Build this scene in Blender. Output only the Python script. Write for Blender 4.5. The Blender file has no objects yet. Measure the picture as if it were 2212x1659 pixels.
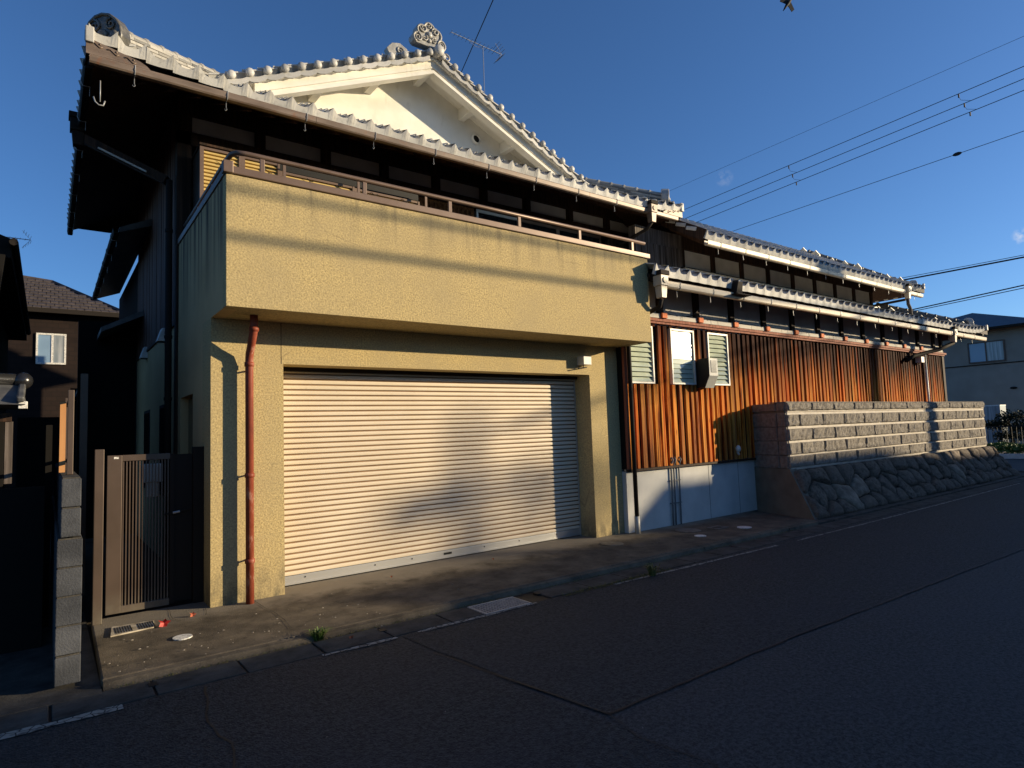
import bpy, math, random
from mathutils import Vector, Matrix
random.seed(7)
R = math.radians
SC = bpy.context.scene
COL = SC.collection

# ------------------------------------------------------------------ camera, sky, sun
YAW, PITCH, ROLL = .6428, .0753, -.035
cam = bpy.data.cameras.new('camera'); camo = bpy.data.objects.new('camera', cam); COL.objects.link(camo)
fw = Vector((math.sin(YAW)*math.cos(PITCH), math.cos(YAW)*math.cos(PITCH), math.sin(PITCH)))
rt = Vector((math.cos(YAW), -math.sin(YAW), 0)); up = rt.cross(fw)
r2 = rt*math.cos(ROLL)+up*math.sin(ROLL); u2 = up*math.cos(ROLL)-rt*math.sin(ROLL)
camo.matrix_world = Matrix(((r2.x,u2.x,-fw.x,-1.3227),(r2.y,u2.y,-fw.y,-6.8626),(r2.z,u2.z,-fw.z,1.638),(0,0,0,1)))
cam.sensor_width = 36; cam.lens = 1343.92/2212*36; cam.clip_start = .05; cam.clip_end = 2000
SC.camera = camo
SUN = Vector((1.48, -1.0, .375)).normalized()
EL = math.asin(SUN.z); AZ = math.atan2(SUN.x, SUN.y)
wd = bpy.data.worlds.new('World'); SC.world = wd; wd.use_nodes = True
wn = wd.node_tree; bg = wn.nodes['Background']
sky = wn.nodes.new('ShaderNodeTexSky'); sky.sky_type = 'NISHITA'; sky.sun_disc = False
sky.sun_elevation = EL; sky.sun_rotation = AZ; sky.air_density = .85; sky.dust_density = .6; sky.ozone_density = 4.8
def wnode(k, **kw):
    n_ = wn.nodes.new(k)
    for a_, v_ in kw.items(): setattr(n_, a_, v_)
    return n_
tcw = wnode('ShaderNodeTexCoord'); nzw = wnode('ShaderNodeTexNoise'); nzw.inputs['Scale'].default_value = 130; nzw.inputs['Detail'].default_value = 5
tint = wnode('ShaderNodeMix', data_type='RGBA', blend_type='MULTIPLY'); tint.inputs[0].default_value = 1; tint.inputs[7].default_value = (.93, 1.04, 1.14, 1)
wn.links.new(sky.outputs[0], tint.inputs[6])
wn.links.new(tcw.outputs['Generated'], nzw.inputs['Vector']); last = tint.outputs[2]
for dv, w0, amt in (((.782,.5125,.3548), .00010, .11), ((.9512,.2205,.2157), .00007, .4)):      # two tiny wisps of cloud
    dt = wnode('ShaderNodeVectorMath', operation='DOT_PRODUCT'); wn.links.new(tcw.outputs['Generated'], dt.inputs[0]); dt.inputs[1].default_value = Vector(dv).normalized()
    mr = wnode('ShaderNodeMapRange', interpolation_type='SMOOTHSTEP'); wn.links.new(dt.outputs['Value'], mr.inputs[0]); mr.inputs[1].default_value = 1-w0; mr.inputs[2].default_value = 1
    nr = wnode('ShaderNodeMapRange'); wn.links.new(nzw.outputs['Fac'], nr.inputs[0]); nr.inputs[1].default_value = .42; nr.inputs[2].default_value = .7
    mm = wnode('ShaderNodeMath', operation='MULTIPLY'); wn.links.new(mr.outputs[0], mm.inputs[0]); wn.links.new(nr.outputs[0], mm.inputs[1])
    m3 = wnode('ShaderNodeMath', operation='MULTIPLY'); wn.links.new(mm.outputs[0], m3.inputs[0]); m3.inputs[1].default_value = amt
    mx = wnode('ShaderNodeMix', data_type='RGBA'); wn.links.new(m3.outputs[0], mx.inputs[0]); wn.links.new(last, mx.inputs[6]); mx.inputs[7].default_value = (6.5, 6.3, 6.2, 1); last = mx.outputs[2]
wn.links.new(last, bg.inputs[0]); bg.inputs[1].default_value = .10
sun = bpy.data.lights.new('sun', 'SUN'); so = bpy.data.objects.new('sun', sun); COL.objects.link(so)
sun.energy = 5.0; sun.angle = R(.55); sun.color = (1, .81, .53)
so.rotation_euler = SUN.to_track_quat('Z', 'Y').to_euler()
SC.view_settings.view_transform = 'Standard'; SC.view_settings.look = 'None'
SC.view_settings.exposure = 0.55; SC.view_settings.gamma = 1; SC.view_settings.use_curve_mapping = False
SC.render.engine = 'CYCLES'

# ------------------------------------------------------------------ materials
MATS = {}
class G:
    def __init__(s, name, rough=.8, spec=.3, metal=0):
        s.m = bpy.data.materials.new(name); s.m.use_nodes = True; s.t = s.m.node_tree
        s.b = s.t.nodes['Principled BSDF']; MATS[name] = s.m
        s.b.inputs['Roughness'].default_value = rough; s.b.inputs['Metallic'].default_value = metal
        s.b.inputs['Specular IOR Level'].default_value = spec
        s.pos = s.n('ShaderNodeNewGeometry').outputs['Position']
    def n(s, k, **kw):
        nd = s.t.nodes.new(k)
        for a, v in kw.items(): setattr(nd, a, v)
        return nd
    def l(s, a, b): s.t.links.new(a, b)
    def val(s, x, sock):
        if isinstance(x, (int, float, tuple, list)): sock.default_value = x
        else: s.l(x, sock)
    def sc(s, v, k=(1,1,1), loc=(0,0,0)):
        m = s.n('ShaderNodeMapping'); s.l(v, m.inputs['Vector']); m.inputs['Scale'].default_value = k; m.inputs['Location'].default_value = loc
        return m.outputs[0]
    def noise(s, scale, v=None, det=4, rough=.55, k=None, loc=(0,0,0)):
        nd = s.n('ShaderNodeTexNoise'); v = s.pos if v is None else v
        if k or loc != (0,0,0): v = s.sc(v, k or (1,1,1), loc)
        s.l(v, nd.inputs['Vector']); nd.inputs['Scale'].default_value = scale
        nd.inputs['Detail'].default_value = det; nd.inputs['Roughness'].default_value = rough
        return nd.outputs['Fac']
    def vor(s, scale, v=None, feat='F1', k=None):
        nd = s.n('ShaderNodeTexVoronoi', feature=feat); v = s.pos if v is None else v
        if k: v = s.sc(v, k)
        s.l(v, nd.inputs['Vector']); nd.inputs['Scale'].default_value = scale
        return nd.outputs['Distance']
    def ramp(s, f, stops):
        nd = s.n('ShaderNodeValToRGB'); e = nd.color_ramp.elements
        while len(e) < len(stops): e.new(.5)
        for el, (p, c) in zip(e, stops):
            el.position = p; el.color = (c, c, c, 1) if isinstance(c, (int, float)) else tuple(c)+(1,)
        s.l(f, nd.inputs[0]); return nd.outputs[0]
    def mix(s, f, a, b, mode='MIX'):
        nd = s.n('ShaderNodeMix', data_type='RGBA', blend_type=mode)
        s.val(f, nd.inputs[0])
        for x, i in ((a, 6), (b, 7)):
            if isinstance(x, (tuple, list)): nd.inputs[i].default_value = tuple(x)+(1,)
            else: s.l(x, nd.inputs[i])
        return nd.outputs[2]
    def math(s, op, a, b=0, clamp=False):
        nd = s.n('ShaderNodeMath', operation=op, use_clamp=clamp); s.val(a, nd.inputs[0]); s.val(b, nd.inputs[1]); return nd.outputs[0]
    def xyz(s, v=None):
        nd = s.n('ShaderNodeSeparateXYZ'); s.l(s.pos if v is None else v, nd.inputs[0]); return nd.outputs
    def rng(s, v, a, b, c=0, d=1):
        nd = s.n('ShaderNodeMapRange'); s.l(v, nd.inputs[0])
        for i, x in enumerate((a, b, c, d)): nd.inputs[i+1].default_value = x
        return nd.outputs[0]
    def rand(s): return s.n('ShaderNodeObjectInfo').outputs['Random']
    def col(s, c):
        if isinstance(c, (tuple, list)): s.b.inputs['Base Color'].default_value = tuple(c)+(1,)
        else: s.l(c, s.b.inputs['Base Color'])
        return s
    def bump(s, h, st=.4, d=.01):
        nd = s.n('ShaderNodeBump'); nd.inputs['Strength'].default_value = st; nd.inputs['Distance'].default_value = d
        s.l(h, nd.inputs['Height']); s.l(nd.outputs[0], s.b.inputs['Normal']); return s
    def rough(s, r): s.l(r, s.b.inputs['Roughness']); return s

def M(n): return MATS[n]

# beige sprayed stucco
g = G('beige_stucco', .92, .15)
n1 = g.noise(55, det=5, rough=.65); n2 = g.noise(2.2, det=4); n3 = g.noise(14, det=3)
c = g.mix(g.ramp(n1, [(.36, 0), (.62, 1)]), (.29, .225, .115), (.60, .468, .222))
c = g.mix(g.rng(n2, .35, .70, 0, .6), c, (.38, .305, .17))
c = g.mix(g.rng(n3, .55, .8, 0, .3), c, (.30, .24, .12))
z = g.xyz()[2]
low = g.math('MULTIPLY', g.rng(z, .02, .42, 1, 0), g.rng(g.noise(9, det=5, k=(1,1,.5)), .35, .6), True)
c = g.mix(g.math('MULTIPLY', low, .75), c, (.085, .08, .06))
st = g.math('MULTIPLY', g.rng(g.noise(5, k=(1, 1, .06), det=5), .5, .72), g.rng(z, 3.4, 4.2, 0, .35), True)
c = g.mix(st, c, (.11, .105, .085))
cr = g.vor(.9, feat='DISTANCE_TO_EDGE', v=None, k=(1,1,1.4)); c = g.mix(g.math('MULTIPLY', g.rng(cr, .0, .006, .5, 0), g.rng(g.noise(1.7), .5, .62), True), c, (.12, .10, .07))
dr = g.math('MULTIPLY', g.rng(g.noise(9, k=(1,1,.05), det=6), .52, .70), g.rng(z, 3.7, 4.2, 0, .85), True); c = g.mix(dr, c, (.14, .12, .085))
g.col(c).bump(n1, .7, .006)
# grey side stucco with black streaks
g = G('grey_stucco', .92, .15)
n1 = g.noise(60, det=4); z = g.xyz()[2]
c = g.mix(g.rng(g.noise(1.5), .3, .7), (.46, .33, .165), (.56, .41, .21))
st = g.math('MULTIPLY', g.rng(g.noise(4.5, k=(1, 1.6, .05), det=5), .42, .62), g.rng(z, 3.1, 4.1, 0, .95), True)
c = g.mix(st, c, (.035, .037, .036))
low = g.math('MULTIPLY', g.rng(z, 0, .5, 1, 0), g.noise(6), True)
c = g.mix(low, c, (.07, .07, .06))
g.col(c).bump(n1, .4, .004)
# pale lime plaster
g = G('white_plaster', .85, .2)
c = g.mix(g.rng(g.noise(2.5, det=6), .35, .75, 0, 1), (.80, .775, .70), (.69, .66, .57))
c = g.mix(g.rng(g.noise(7, k=(1,1,.3), det=6), .6, .85, 0, .5), c, (.42, .39, .30))
g.col(c).bump(g.noise(40, det=3), .15, .003)
g = G('panel_plaster', .9, .2)
c = g.mix(g.rng(g.noise(3, det=5), .3, .7), (.50, .47, .42), (.62, .585, .53))
g.col(c).bump(g.noise(30), .15, .003)
g = G('blue_grey_render', .9, .2)
c = g.mix(g.rng(g.noise(2.2, det=6), .3, .7), (.45, .455, .44), (.58, .575, .55))
c = g.mix(g.rng(g.noise(5, k=(1,1,.2), det=5), .6, .8, 0, .4), c, (.27, .28, .28))
g.col(c).bump(g.noise(45), .3, .003)
# roof tile, silvery fired clay
g = G('silver_tile', .42, .45)
rd = g.rand()
c = g.ramp(rd, [(0, (.33, .325, .305)), (.5, (.45, .44, .41)), (1, (.57, .555, .515))])
nz = g.noise(9, det=6, rough=.65)
c = g.mix(g.rng(nz, .52, .78, 0, .6), c, (.19, .185, .17))
c = g.mix(g.rng(g.noise(30, det=3), .6, .8, 0, .5), c, (.60, .57, .50))
g.col(c).rough(g.rng(nz, .3, .7, .38, .62)).bump(g.noise(60, det=4), .2, .003)
g = G('black_glaze', .25, .5); g.col((.015, .015, .016))
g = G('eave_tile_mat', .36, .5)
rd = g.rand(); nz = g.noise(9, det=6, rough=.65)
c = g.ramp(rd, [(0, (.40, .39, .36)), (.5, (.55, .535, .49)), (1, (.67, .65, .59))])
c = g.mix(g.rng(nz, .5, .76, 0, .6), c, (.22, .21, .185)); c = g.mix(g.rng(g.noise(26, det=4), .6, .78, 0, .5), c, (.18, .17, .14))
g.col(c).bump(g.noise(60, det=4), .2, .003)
g = G('dark_tile', .45, .5)
c = g.mix(g.rng(g.noise(6, det=6), .35, .75), (.055, .057, .06), (.14, .14, .135))
g.col(c).bump(g.noise(40), .2, .003)
g = G('ridge_tile_mat', .5, .4)
rd = g.rand()
c = g.ramp(rd, [(0, (.22, .21, .185)), (.80, (.42, .40, .35)), (.84, (.15, .15, .14)), (1, (.10, .10, .095))])
c = g.mix(g.rng(g.noise(14, det=6), .5, .75, 0, .7), c, (.2, .19, .165))
g.col(c).bump(g.noise(50), .3, .004)
g = G('ornament_tile', .38, .5)
c = g.mix(g.rng(g.noise(12, det=6), .4, .7), (.30, .29, .265), (.46, .44, .395))
g.col(c).bump(g.noise(35, det=4), .25, .004)
g = G('shaded_ornament', .3, .55); g.col(g.mix(g.rng(g.noise(14, det=6), .4, .7), (.07, .068, .06), (.17, .16, .135))).bump(g.noise(35, det=4), .25, .004)  # darker copy of ornament_tile, with the shade of the left corner painted in
# woods
def wood(name, dark, mid, light, vk=(30, 30, 1.3), lo=.35, hi=.7, rough=.75):
    g = G(name, rough, .25)
    oc = g.n('ShaderNodeTexCoord').outputs['Object']
    add = g.n('ShaderNodeVectorMath', operation='ADD'); g.l(oc, add.inputs[0])
    cx = g.n('ShaderNodeCombineXYZ'); r = g.math('MULTIPLY', g.rand(), 37.0)
    for i in range(3): g.l(r, cx.inputs[i])
    g.l(cx.outputs[0], add.inputs[1])
    grain = g.noise(1, v=add.outputs[0], det=6, rough=.6, k=vk)
    c = g.ramp(grain, [(lo, dark), ((lo+hi)/2, mid), (hi, light)])
    g.col(c).bump(grain, .5, .004)
    return g
wood('dark_wood', (.012, .007, .004), (.035, .018, .010), (.07, .035, .018))
wood('soffit_wood', (.03, .014, .008), (.055, .026, .014), (.085, .04, .02))
wood('post_wood', (.05, .018, .010), (.10, .032, .015), (.15, .05, .02))
wood('weathered_wood', (.035, .028, .022), (.09, .072, .06), (.17, .14, .12))
wood('side_wood', (.025, .012, .008), (.11, .048, .03), (.24, .115, .07), vk=(22, 22, .6))
wood('warm_trim', (.16, .05, .025), (.26, .085, .05), (.36, .14, .09))
# scorched cedar boards: char left at the sheltered tops, worn to bare wood below
g = G('cedar_board', .8, .08)
oc = g.n('ShaderNodeTexCoord').outputs['Object']
cx = g.n('ShaderNodeCombineXYZ'); rd = g.rand(); r = g.math('MULTIPLY', rd, 53.0)
for i in range(3): g.l(r, cx.inputs[i])
add = g.n('ShaderNodeVectorMath', operation='ADD'); g.l(oc, add.inputs[0]); g.l(cx.outputs[0], add.inputs[1])
gr = g.noise(1, v=add.outputs[0], det=7, rough=.62, k=(46, 10, 1.0))
gr2 = g.noise(1, v=add.outputs[0], det=4, k=(11, 5, .45))
bare = g.ramp(gr, [(.41, (.025, .007, .003)), (.46, (.24, .050, .007)), (.53, (.58, .165, .018)), (.62, (.78, .36, .075))])
bare = g.mix(g.ramp(rd, [(0, 0), (.3, .1), (.55, .65), (.8, .15), (1, .8)]), bare, (.46, .075, .010), 'MIX')
bare = g.mix(g.ramp(g.math('FRACT', g.math('MULTIPLY', rd, 7.3)), [(.55, 0), (.75, .75), (1, .35)]), bare, (.17, .07, .03))
bare = g.mix(g.rng(gr2, .46, .64, 0, .75), bare, (.68, .29, .05))
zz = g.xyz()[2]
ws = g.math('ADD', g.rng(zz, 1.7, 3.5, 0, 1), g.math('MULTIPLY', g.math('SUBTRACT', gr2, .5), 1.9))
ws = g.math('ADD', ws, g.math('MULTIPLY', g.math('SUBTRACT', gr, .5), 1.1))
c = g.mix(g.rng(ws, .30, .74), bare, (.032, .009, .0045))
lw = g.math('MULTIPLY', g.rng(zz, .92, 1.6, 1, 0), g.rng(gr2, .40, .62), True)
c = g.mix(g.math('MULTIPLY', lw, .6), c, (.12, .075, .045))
kn = g.vor(1, v=add.outputs[0], k=(7, 3, 1.5)); c = g.mix(g.rng(kn, .04, .09, .85, 0), c, (.05, .018, .008))
g.col(c).bump(gr, .8, .006)
# metals, paint
g = G('shutter_paint', .5, .4)
c = g.mix(g.rng(g.noise(1.3, det=5), .35, .7), (.62, .525, .39), (.70, .60, .455))
dirt = g.math('MULTIPLY', g.rng(g.noise(9, k=(1.5,1,6), det=6), .66, .74), g.rng(g.xyz()[2], 1.95, 2.25, 0, 1), True)
c = g.mix(dirt, c, (.12, .08, .05))
g.col(c)
g = G('shutter_joint', .8, .2); g.col(g.mix(g.rng(g.noise(6, k=(.4,1,3)), .35, .7), (.20, .115, .06), (.30, .19, .11)))
g = G('aluminium', .38, .5, .7); g.col((.55, .55, .54))
g = G('galvanised', .45, .5, .3)
g.col(g.mix(g.rng(g.noise(18, det=5), .4, .7), (.30, .31, .32), (.42, .42, .42)))
g = G('post_foot_mat', .7, .2); g.col((.62, .17, .06))
g = G('conduit_grey', .6, .3); g.col((.17, .18, .19))
g = G('bronze_rail', .42, .45, .25)
g.col(g.mix(g.rng(g.noise(4), .3, .7), (.14, .09, .062), (.175, .118, .085)))
g = G('copper_gutter', .45, .45, .15)
c = g.mix(g.rng(g.noise(3, k=(1,1,4), det=6), .4, .7), (.14, .10, .072), (.22, .165, .125))
c = g.mix(g.rng(g.noise(11, det=6), .58, .75, 0, .8), c, (.22, .09, .04)); g.col(c)
g = G('cream_gutter', .45, .4)
c = g.mix(g.rng(g.noise(3, det=6), .4, .7), (.52, .44, .32), (.44, .35, .24))
c = g.mix(g.rng(g.noise(8, det=6), .6, .75, 0, .7), c, (.45, .22, .07)); g.col(c)
g = G('dark_metal', .75, .12); g.col((.022, .018, .015))
g = G('brown_aluminium', .45, .4, .3)
c = g.mix(g.rng(g.noise(3, det=5), .35, .7), (.085, .06, .045), (.11, .078, .06))
c = g.mix(g.math('MULTIPLY', g.rng(g.xyz()[2], .02, .25, 1, 0), g.noise(14), True), c, (.19, .17, .13)); g.col(c)
g = G('rust_pipe', .55, .35)
nn = g.noise(5, k=(1,1,.35), det=7, rough=.7)
c = g.ramp(nn, [(.3, (.11, .022, .012)), (.5, (.22, .045, .022)), (.58, (.26, .065, .035)), (.64, (.45, .24, .18)), (.70, (.22, .05, .028))])
g.col(c).bump(nn, .4, .004)
g = G('white_plastic', .45, .4); g.col(g.mix(g.rng(g.noise(8), .35, .7), (.70, .68, .62), (.60, .57, .50)))
g = G('grey_plastic', .5, .4); g.col((.42, .42, .38))
g = G('display_grey', .2, .5); g.col((.10, .11, .11))
g = G('black_rubber', .6, .3); g.col((.01, .01, .01))
g = G('antenna_metal', .35, .5, .8); g.col((.42, .42, .43))
# glass
g = G('dark_glass', .06, .6); g.col((.015, .018, .02))
g = G('pale_glass', .08, .5); g.col((.20, .30, .42))
g = G('curtain_glass', .1, .5)
c = g.mix(g.rng(g.noise(6, k=(1, 3, .1), det=3), .4, .6), (.20, .23, .25), (.36, .38, .40)); g.col(c)
g = G('louvre_glass', .10, .6)
g.col(g.mix(g.rng(g.noise(7), .3, .7), (.40, .46, .36), (.50, .55, .43))).bump(g.noise(30, det=2), .05, .003)
g = G('louvre_paint', .55, .3); g.col(g.mix(g.rng(g.noise(6), .3, .7), (.50, .36, .13), (.60, .44, .17)))
g = G('reed_blind', .8, .2); g.col(g.mix(g.rng(g.noise(30, k=(3,1,1)), .4, .6), (.08, .03, .01), (.22, .09, .03)))
# ground
g = G('asphalt_old', .82, .35)
nf = g.math('ADD', g.math('MULTIPLY', g.noise(34, det=2, rough=.6), .6), g.math('MULTIPLY', g.noise(95, det=1), .4)); nb = g.noise(.9, det=5); vo = g.vor(70)
c = g.mix(g.ramp(nf, [(.38, 0), (.62, 1)]), (.004, .0042, .004), (.056, .056, .052))
c = g.mix(g.rng(nb, .35, .7, 0, .45), c, (.03, .03, .034))
sp = g.ramp(g.noise(120, det=1), [(.72, 0), (.78, 1)]); c = g.mix(g.math('MULTIPLY', sp, .55), c, (.25, .25, .25))
g.col(c).bump(g.math('ADD', nf, vo), .9, .008)
g = G('asphalt_new', .8, .35)
nf = g.math('ADD', g.math('MULTIPLY', g.noise(38, det=2, rough=.6), .6), g.math('MULTIPLY', g.noise(105, det=1), .4)); nb = g.noise(.7, det=5)
c = g.mix(g.ramp(nf, [(.38, 0), (.62, 1)]), (.007, .0075, .0075), (.068, .068, .064))
c = g.mix(g.rng(nb, .35, .7, 0, .35), c, (.042, .043, .05))
g.col(c).bump(nf, .8, .006)
g = G('seam_tar', .6, .4); g.col((.006, .006, .007))
g = G('old_concrete', .92, .2)
n1 = g.noise(3, det=7, rough=.65); n2 = g.noise(90, det=3)
c = g.mix(g.rng(n1, .32, .68), (.055, .046, .034), (.165, .135, .096))
c = g.mix(g.rng(n2, .6, .75, 0, .5), c, (.24, .21, .17))
c = g.mix(g.rng(g.noise(11, det=6), .58, .72, 0, .55), c, (.03, .028, .022))
yy = g.xyz()[1]; c = g.mix(g.math('MULTIPLY', g.rng(g.math('ADD', yy, g.math('MULTIPLY', g.math('SUBTRACT', n1, .5), .8)), -.45, -.05), .7), c, (.25, .22, .175))
g.col(c).bump(g.math('ADD', n1, n2), .6, .006)
g = G('gutter_concrete', .9, .2)
n1 = g.noise(5, det=7, rough=.65)
c = g.mix(g.rng(n1, .32, .68), (.03, .028, .025), (.095, .088, .075)); g.col(c).bump(g.noise(80, det=4), .6, .006)
g = G('line_paint', .8, .2)
v = g.vor(14, feat='DISTANCE_TO_EDGE')
c = g.mix(g.ramp(v, [(.02, 0), (.07, 1)]), (.02, .02, .02), (.30, .285, .245))
c = g.mix(g.rng(g.noise(20, det=6), .5, .62, 0, .8), c, (.06, .058, .055)); g.col(c)
g = G('soil', .95, .1); g.col(g.mix(g.noise(3, det=6), (.03, .025, .018), (.08, .065, .045)))
# masonry
g = G('block_stone', .93, .2)
rd = g.rand(); n1 = g.noise(22, det=6, rough=.7)
c = g.mix(g.ramp(n1, [(.33, 0), (.66, 1)]), (.12, .106, .088), (.34, .31, .265))
c = g.mix(g.math('MULTIPLY', rd, .4), c, (.20, .175, .15)); c = g.mix(g.rng(g.noise(5, det=5), .5, .75, 0, .5), c, (.12, .105, .09))
g.col(c).bump(g.noise(45, det=6, rough=.7), .9, .012)
g = G('side_stone', .93, .15); g.col(g.mix(g.rng(g.noise(16, det=6), .35, .7), (.145, .125, .105), (.25, .222, .19))).bump(g.noise(40, det=6), .6, .008)
g = G('mortar', .95, .1); g.col(g.mix(g.rng(g.noise(12, det=5), .3, .7), (.52, .48, .42), (.66, .61, .53))).bump(g.noise(60), .4, .004)
g = G('boulder', .9, .25)
rd = g.rand(); n1 = g.noise(13, det=7, rough=.7)
c = g.mix(g.ramp(n1, [(.33, 0), (.68, 1)]), (.045, .037, .028), (.24, .195, .15))
c = g.mix(g.math('MULTIPLY', rd, .5), c, (.16, .13, .10)); c = g.mix(g.rng(g.noise(34, det=5), .6, .75, 0, .6), c, (.22, .20, .17))
g.col(c).bump(g.noise(20, det=8, rough=.75), 1, .045)
g = G('pale_boulder', .92, .2)
c = g.mix(g.rng(g.noise(7, det=7), .35, .7), (.13, .105, .08), (.30, .245, .185)); g.col(c).bump(g.noise(24, det=7), .8, .015)
g = G('stone_bed', .95, .1); g.col((.035, .03, .026))
g = G('cinder_block', .95, .15)
n1 = g.noise(70, det=4)
c = g.mix(g.rng(g.noise(4, det=6), .35, .7), (.045, .048, .054), (.095, .10, .11)); c = g.mix(g.rng(n1, .6, .75, 0, .5), c, (.05, .05, .055)); g.col(c).bump(n1, .8, .006)
g = G('brown_render', .92, .15)
c = g.mix(g.rng(g.noise(4, det=6), .35, .7), (.13, .112, .085), (.185, .162, .125)); g.col(c).bump(g.noise(60), .4, .004)
# far things
g = G('brick_wall_mat', .9, .2)
br = g.n('ShaderNodeTexBrick'); mp = g.n('ShaderNodeMapping'); mp.inputs['Rotation'].default_value = (R(90), 0, 0)
g.l(g.pos, mp.inputs[0]); g.l(mp.outputs[0], br.inputs[0]); br.inputs['Scale'].default_value = 2.0
for i, cc in ((1, (.022, .014, .012)), (2, (.017, .011, .010)), (3, (.014, .010, .009))): br.inputs[i].default_value = cc+(1,)
g.col(br.outputs[0])
g = G('brown_roof', .7, .3); g.col(g.mix(g.rng(g.noise(8, det=5), .3, .7), (.04, .032, .03), (.085, .068, .062)))
g = G('slate_roof', .6, .4); g.col(g.mix(g.rng(g.noise(3, det=4), .3, .7), (.035, .05, .07), (.06, .08, .105)))
g = G('far_wall', .9, .2); g.col(g.mix(g.rng(g.noise(1.2, det=5), .3, .7), (.26, .225, .185), (.33, .29, .24)))
g = G('black_wall', .9, .1); g.col((.012, .011, .010))
g = G('opposite_wall', .9, .2); g.col((.30, .28, .24))
g = G('leaf_green', .6, .3)
g.col(g.mix(g.rand(), (.03, .06, .012), (.07, .12, .025)))
g = G('hedge_leaf', .6, .3); g.col(g.mix(g.rng(g.noise(9), .35, .65), (.035, .075, .012), (.11, .17, .03)))
g = G('pine_leaf', .7, .2); g.col((.012, .02, .008))
g = G('dry_grass', .8, .2); g.col(g.mix(g.rng(g.noise(20), .35, .65), (.07, .09, .025), (.20, .16, .06)))
g = G('red_leaf_mat', .5, .4); g.col((.36, .02, .014))
g = G('orange_leaf_mat', .5, .4); g.col((.40, .10, .05))
g = G('dry_leaf', .7, .2); g.col((.16, .05, .025))
g = G('bird_black', .7, .2); g.col((.01, .01, .01))
g = G('bark', .9, .1); g.col((.05, .035, .022))
g = G('pole_concrete', .9, .2); g.col((.3, .3, .29))
g = G('lid_white', .55, .4)
n1 = g.noise(55, det=3); g.col(g.mix(g.ramp(n1, [(.5, 0), (.62, 1)]), (.72, .71, .67), (.36, .35, .32)))
g = G('drain_cover', .7, .3); g.col(g.mix(g.rng(g.noise(9, det=6), .4, .65), (.52, .46, .36), (.24, .20, .14)))
g = G('iron_lid', .6, .4, .3); g.col(g.mix(g.rng(g.noise(12, det=6), .4, .65), (.10, .095, .085), (.17, .16, .14)))
g = G('orange_panel', .6, .3); g.col(g.mix(g.rng(g.noise(5, k=(1,1,.2)), .35, .7), (.42, .19, .07), (.55, .28, .11)))

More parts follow.
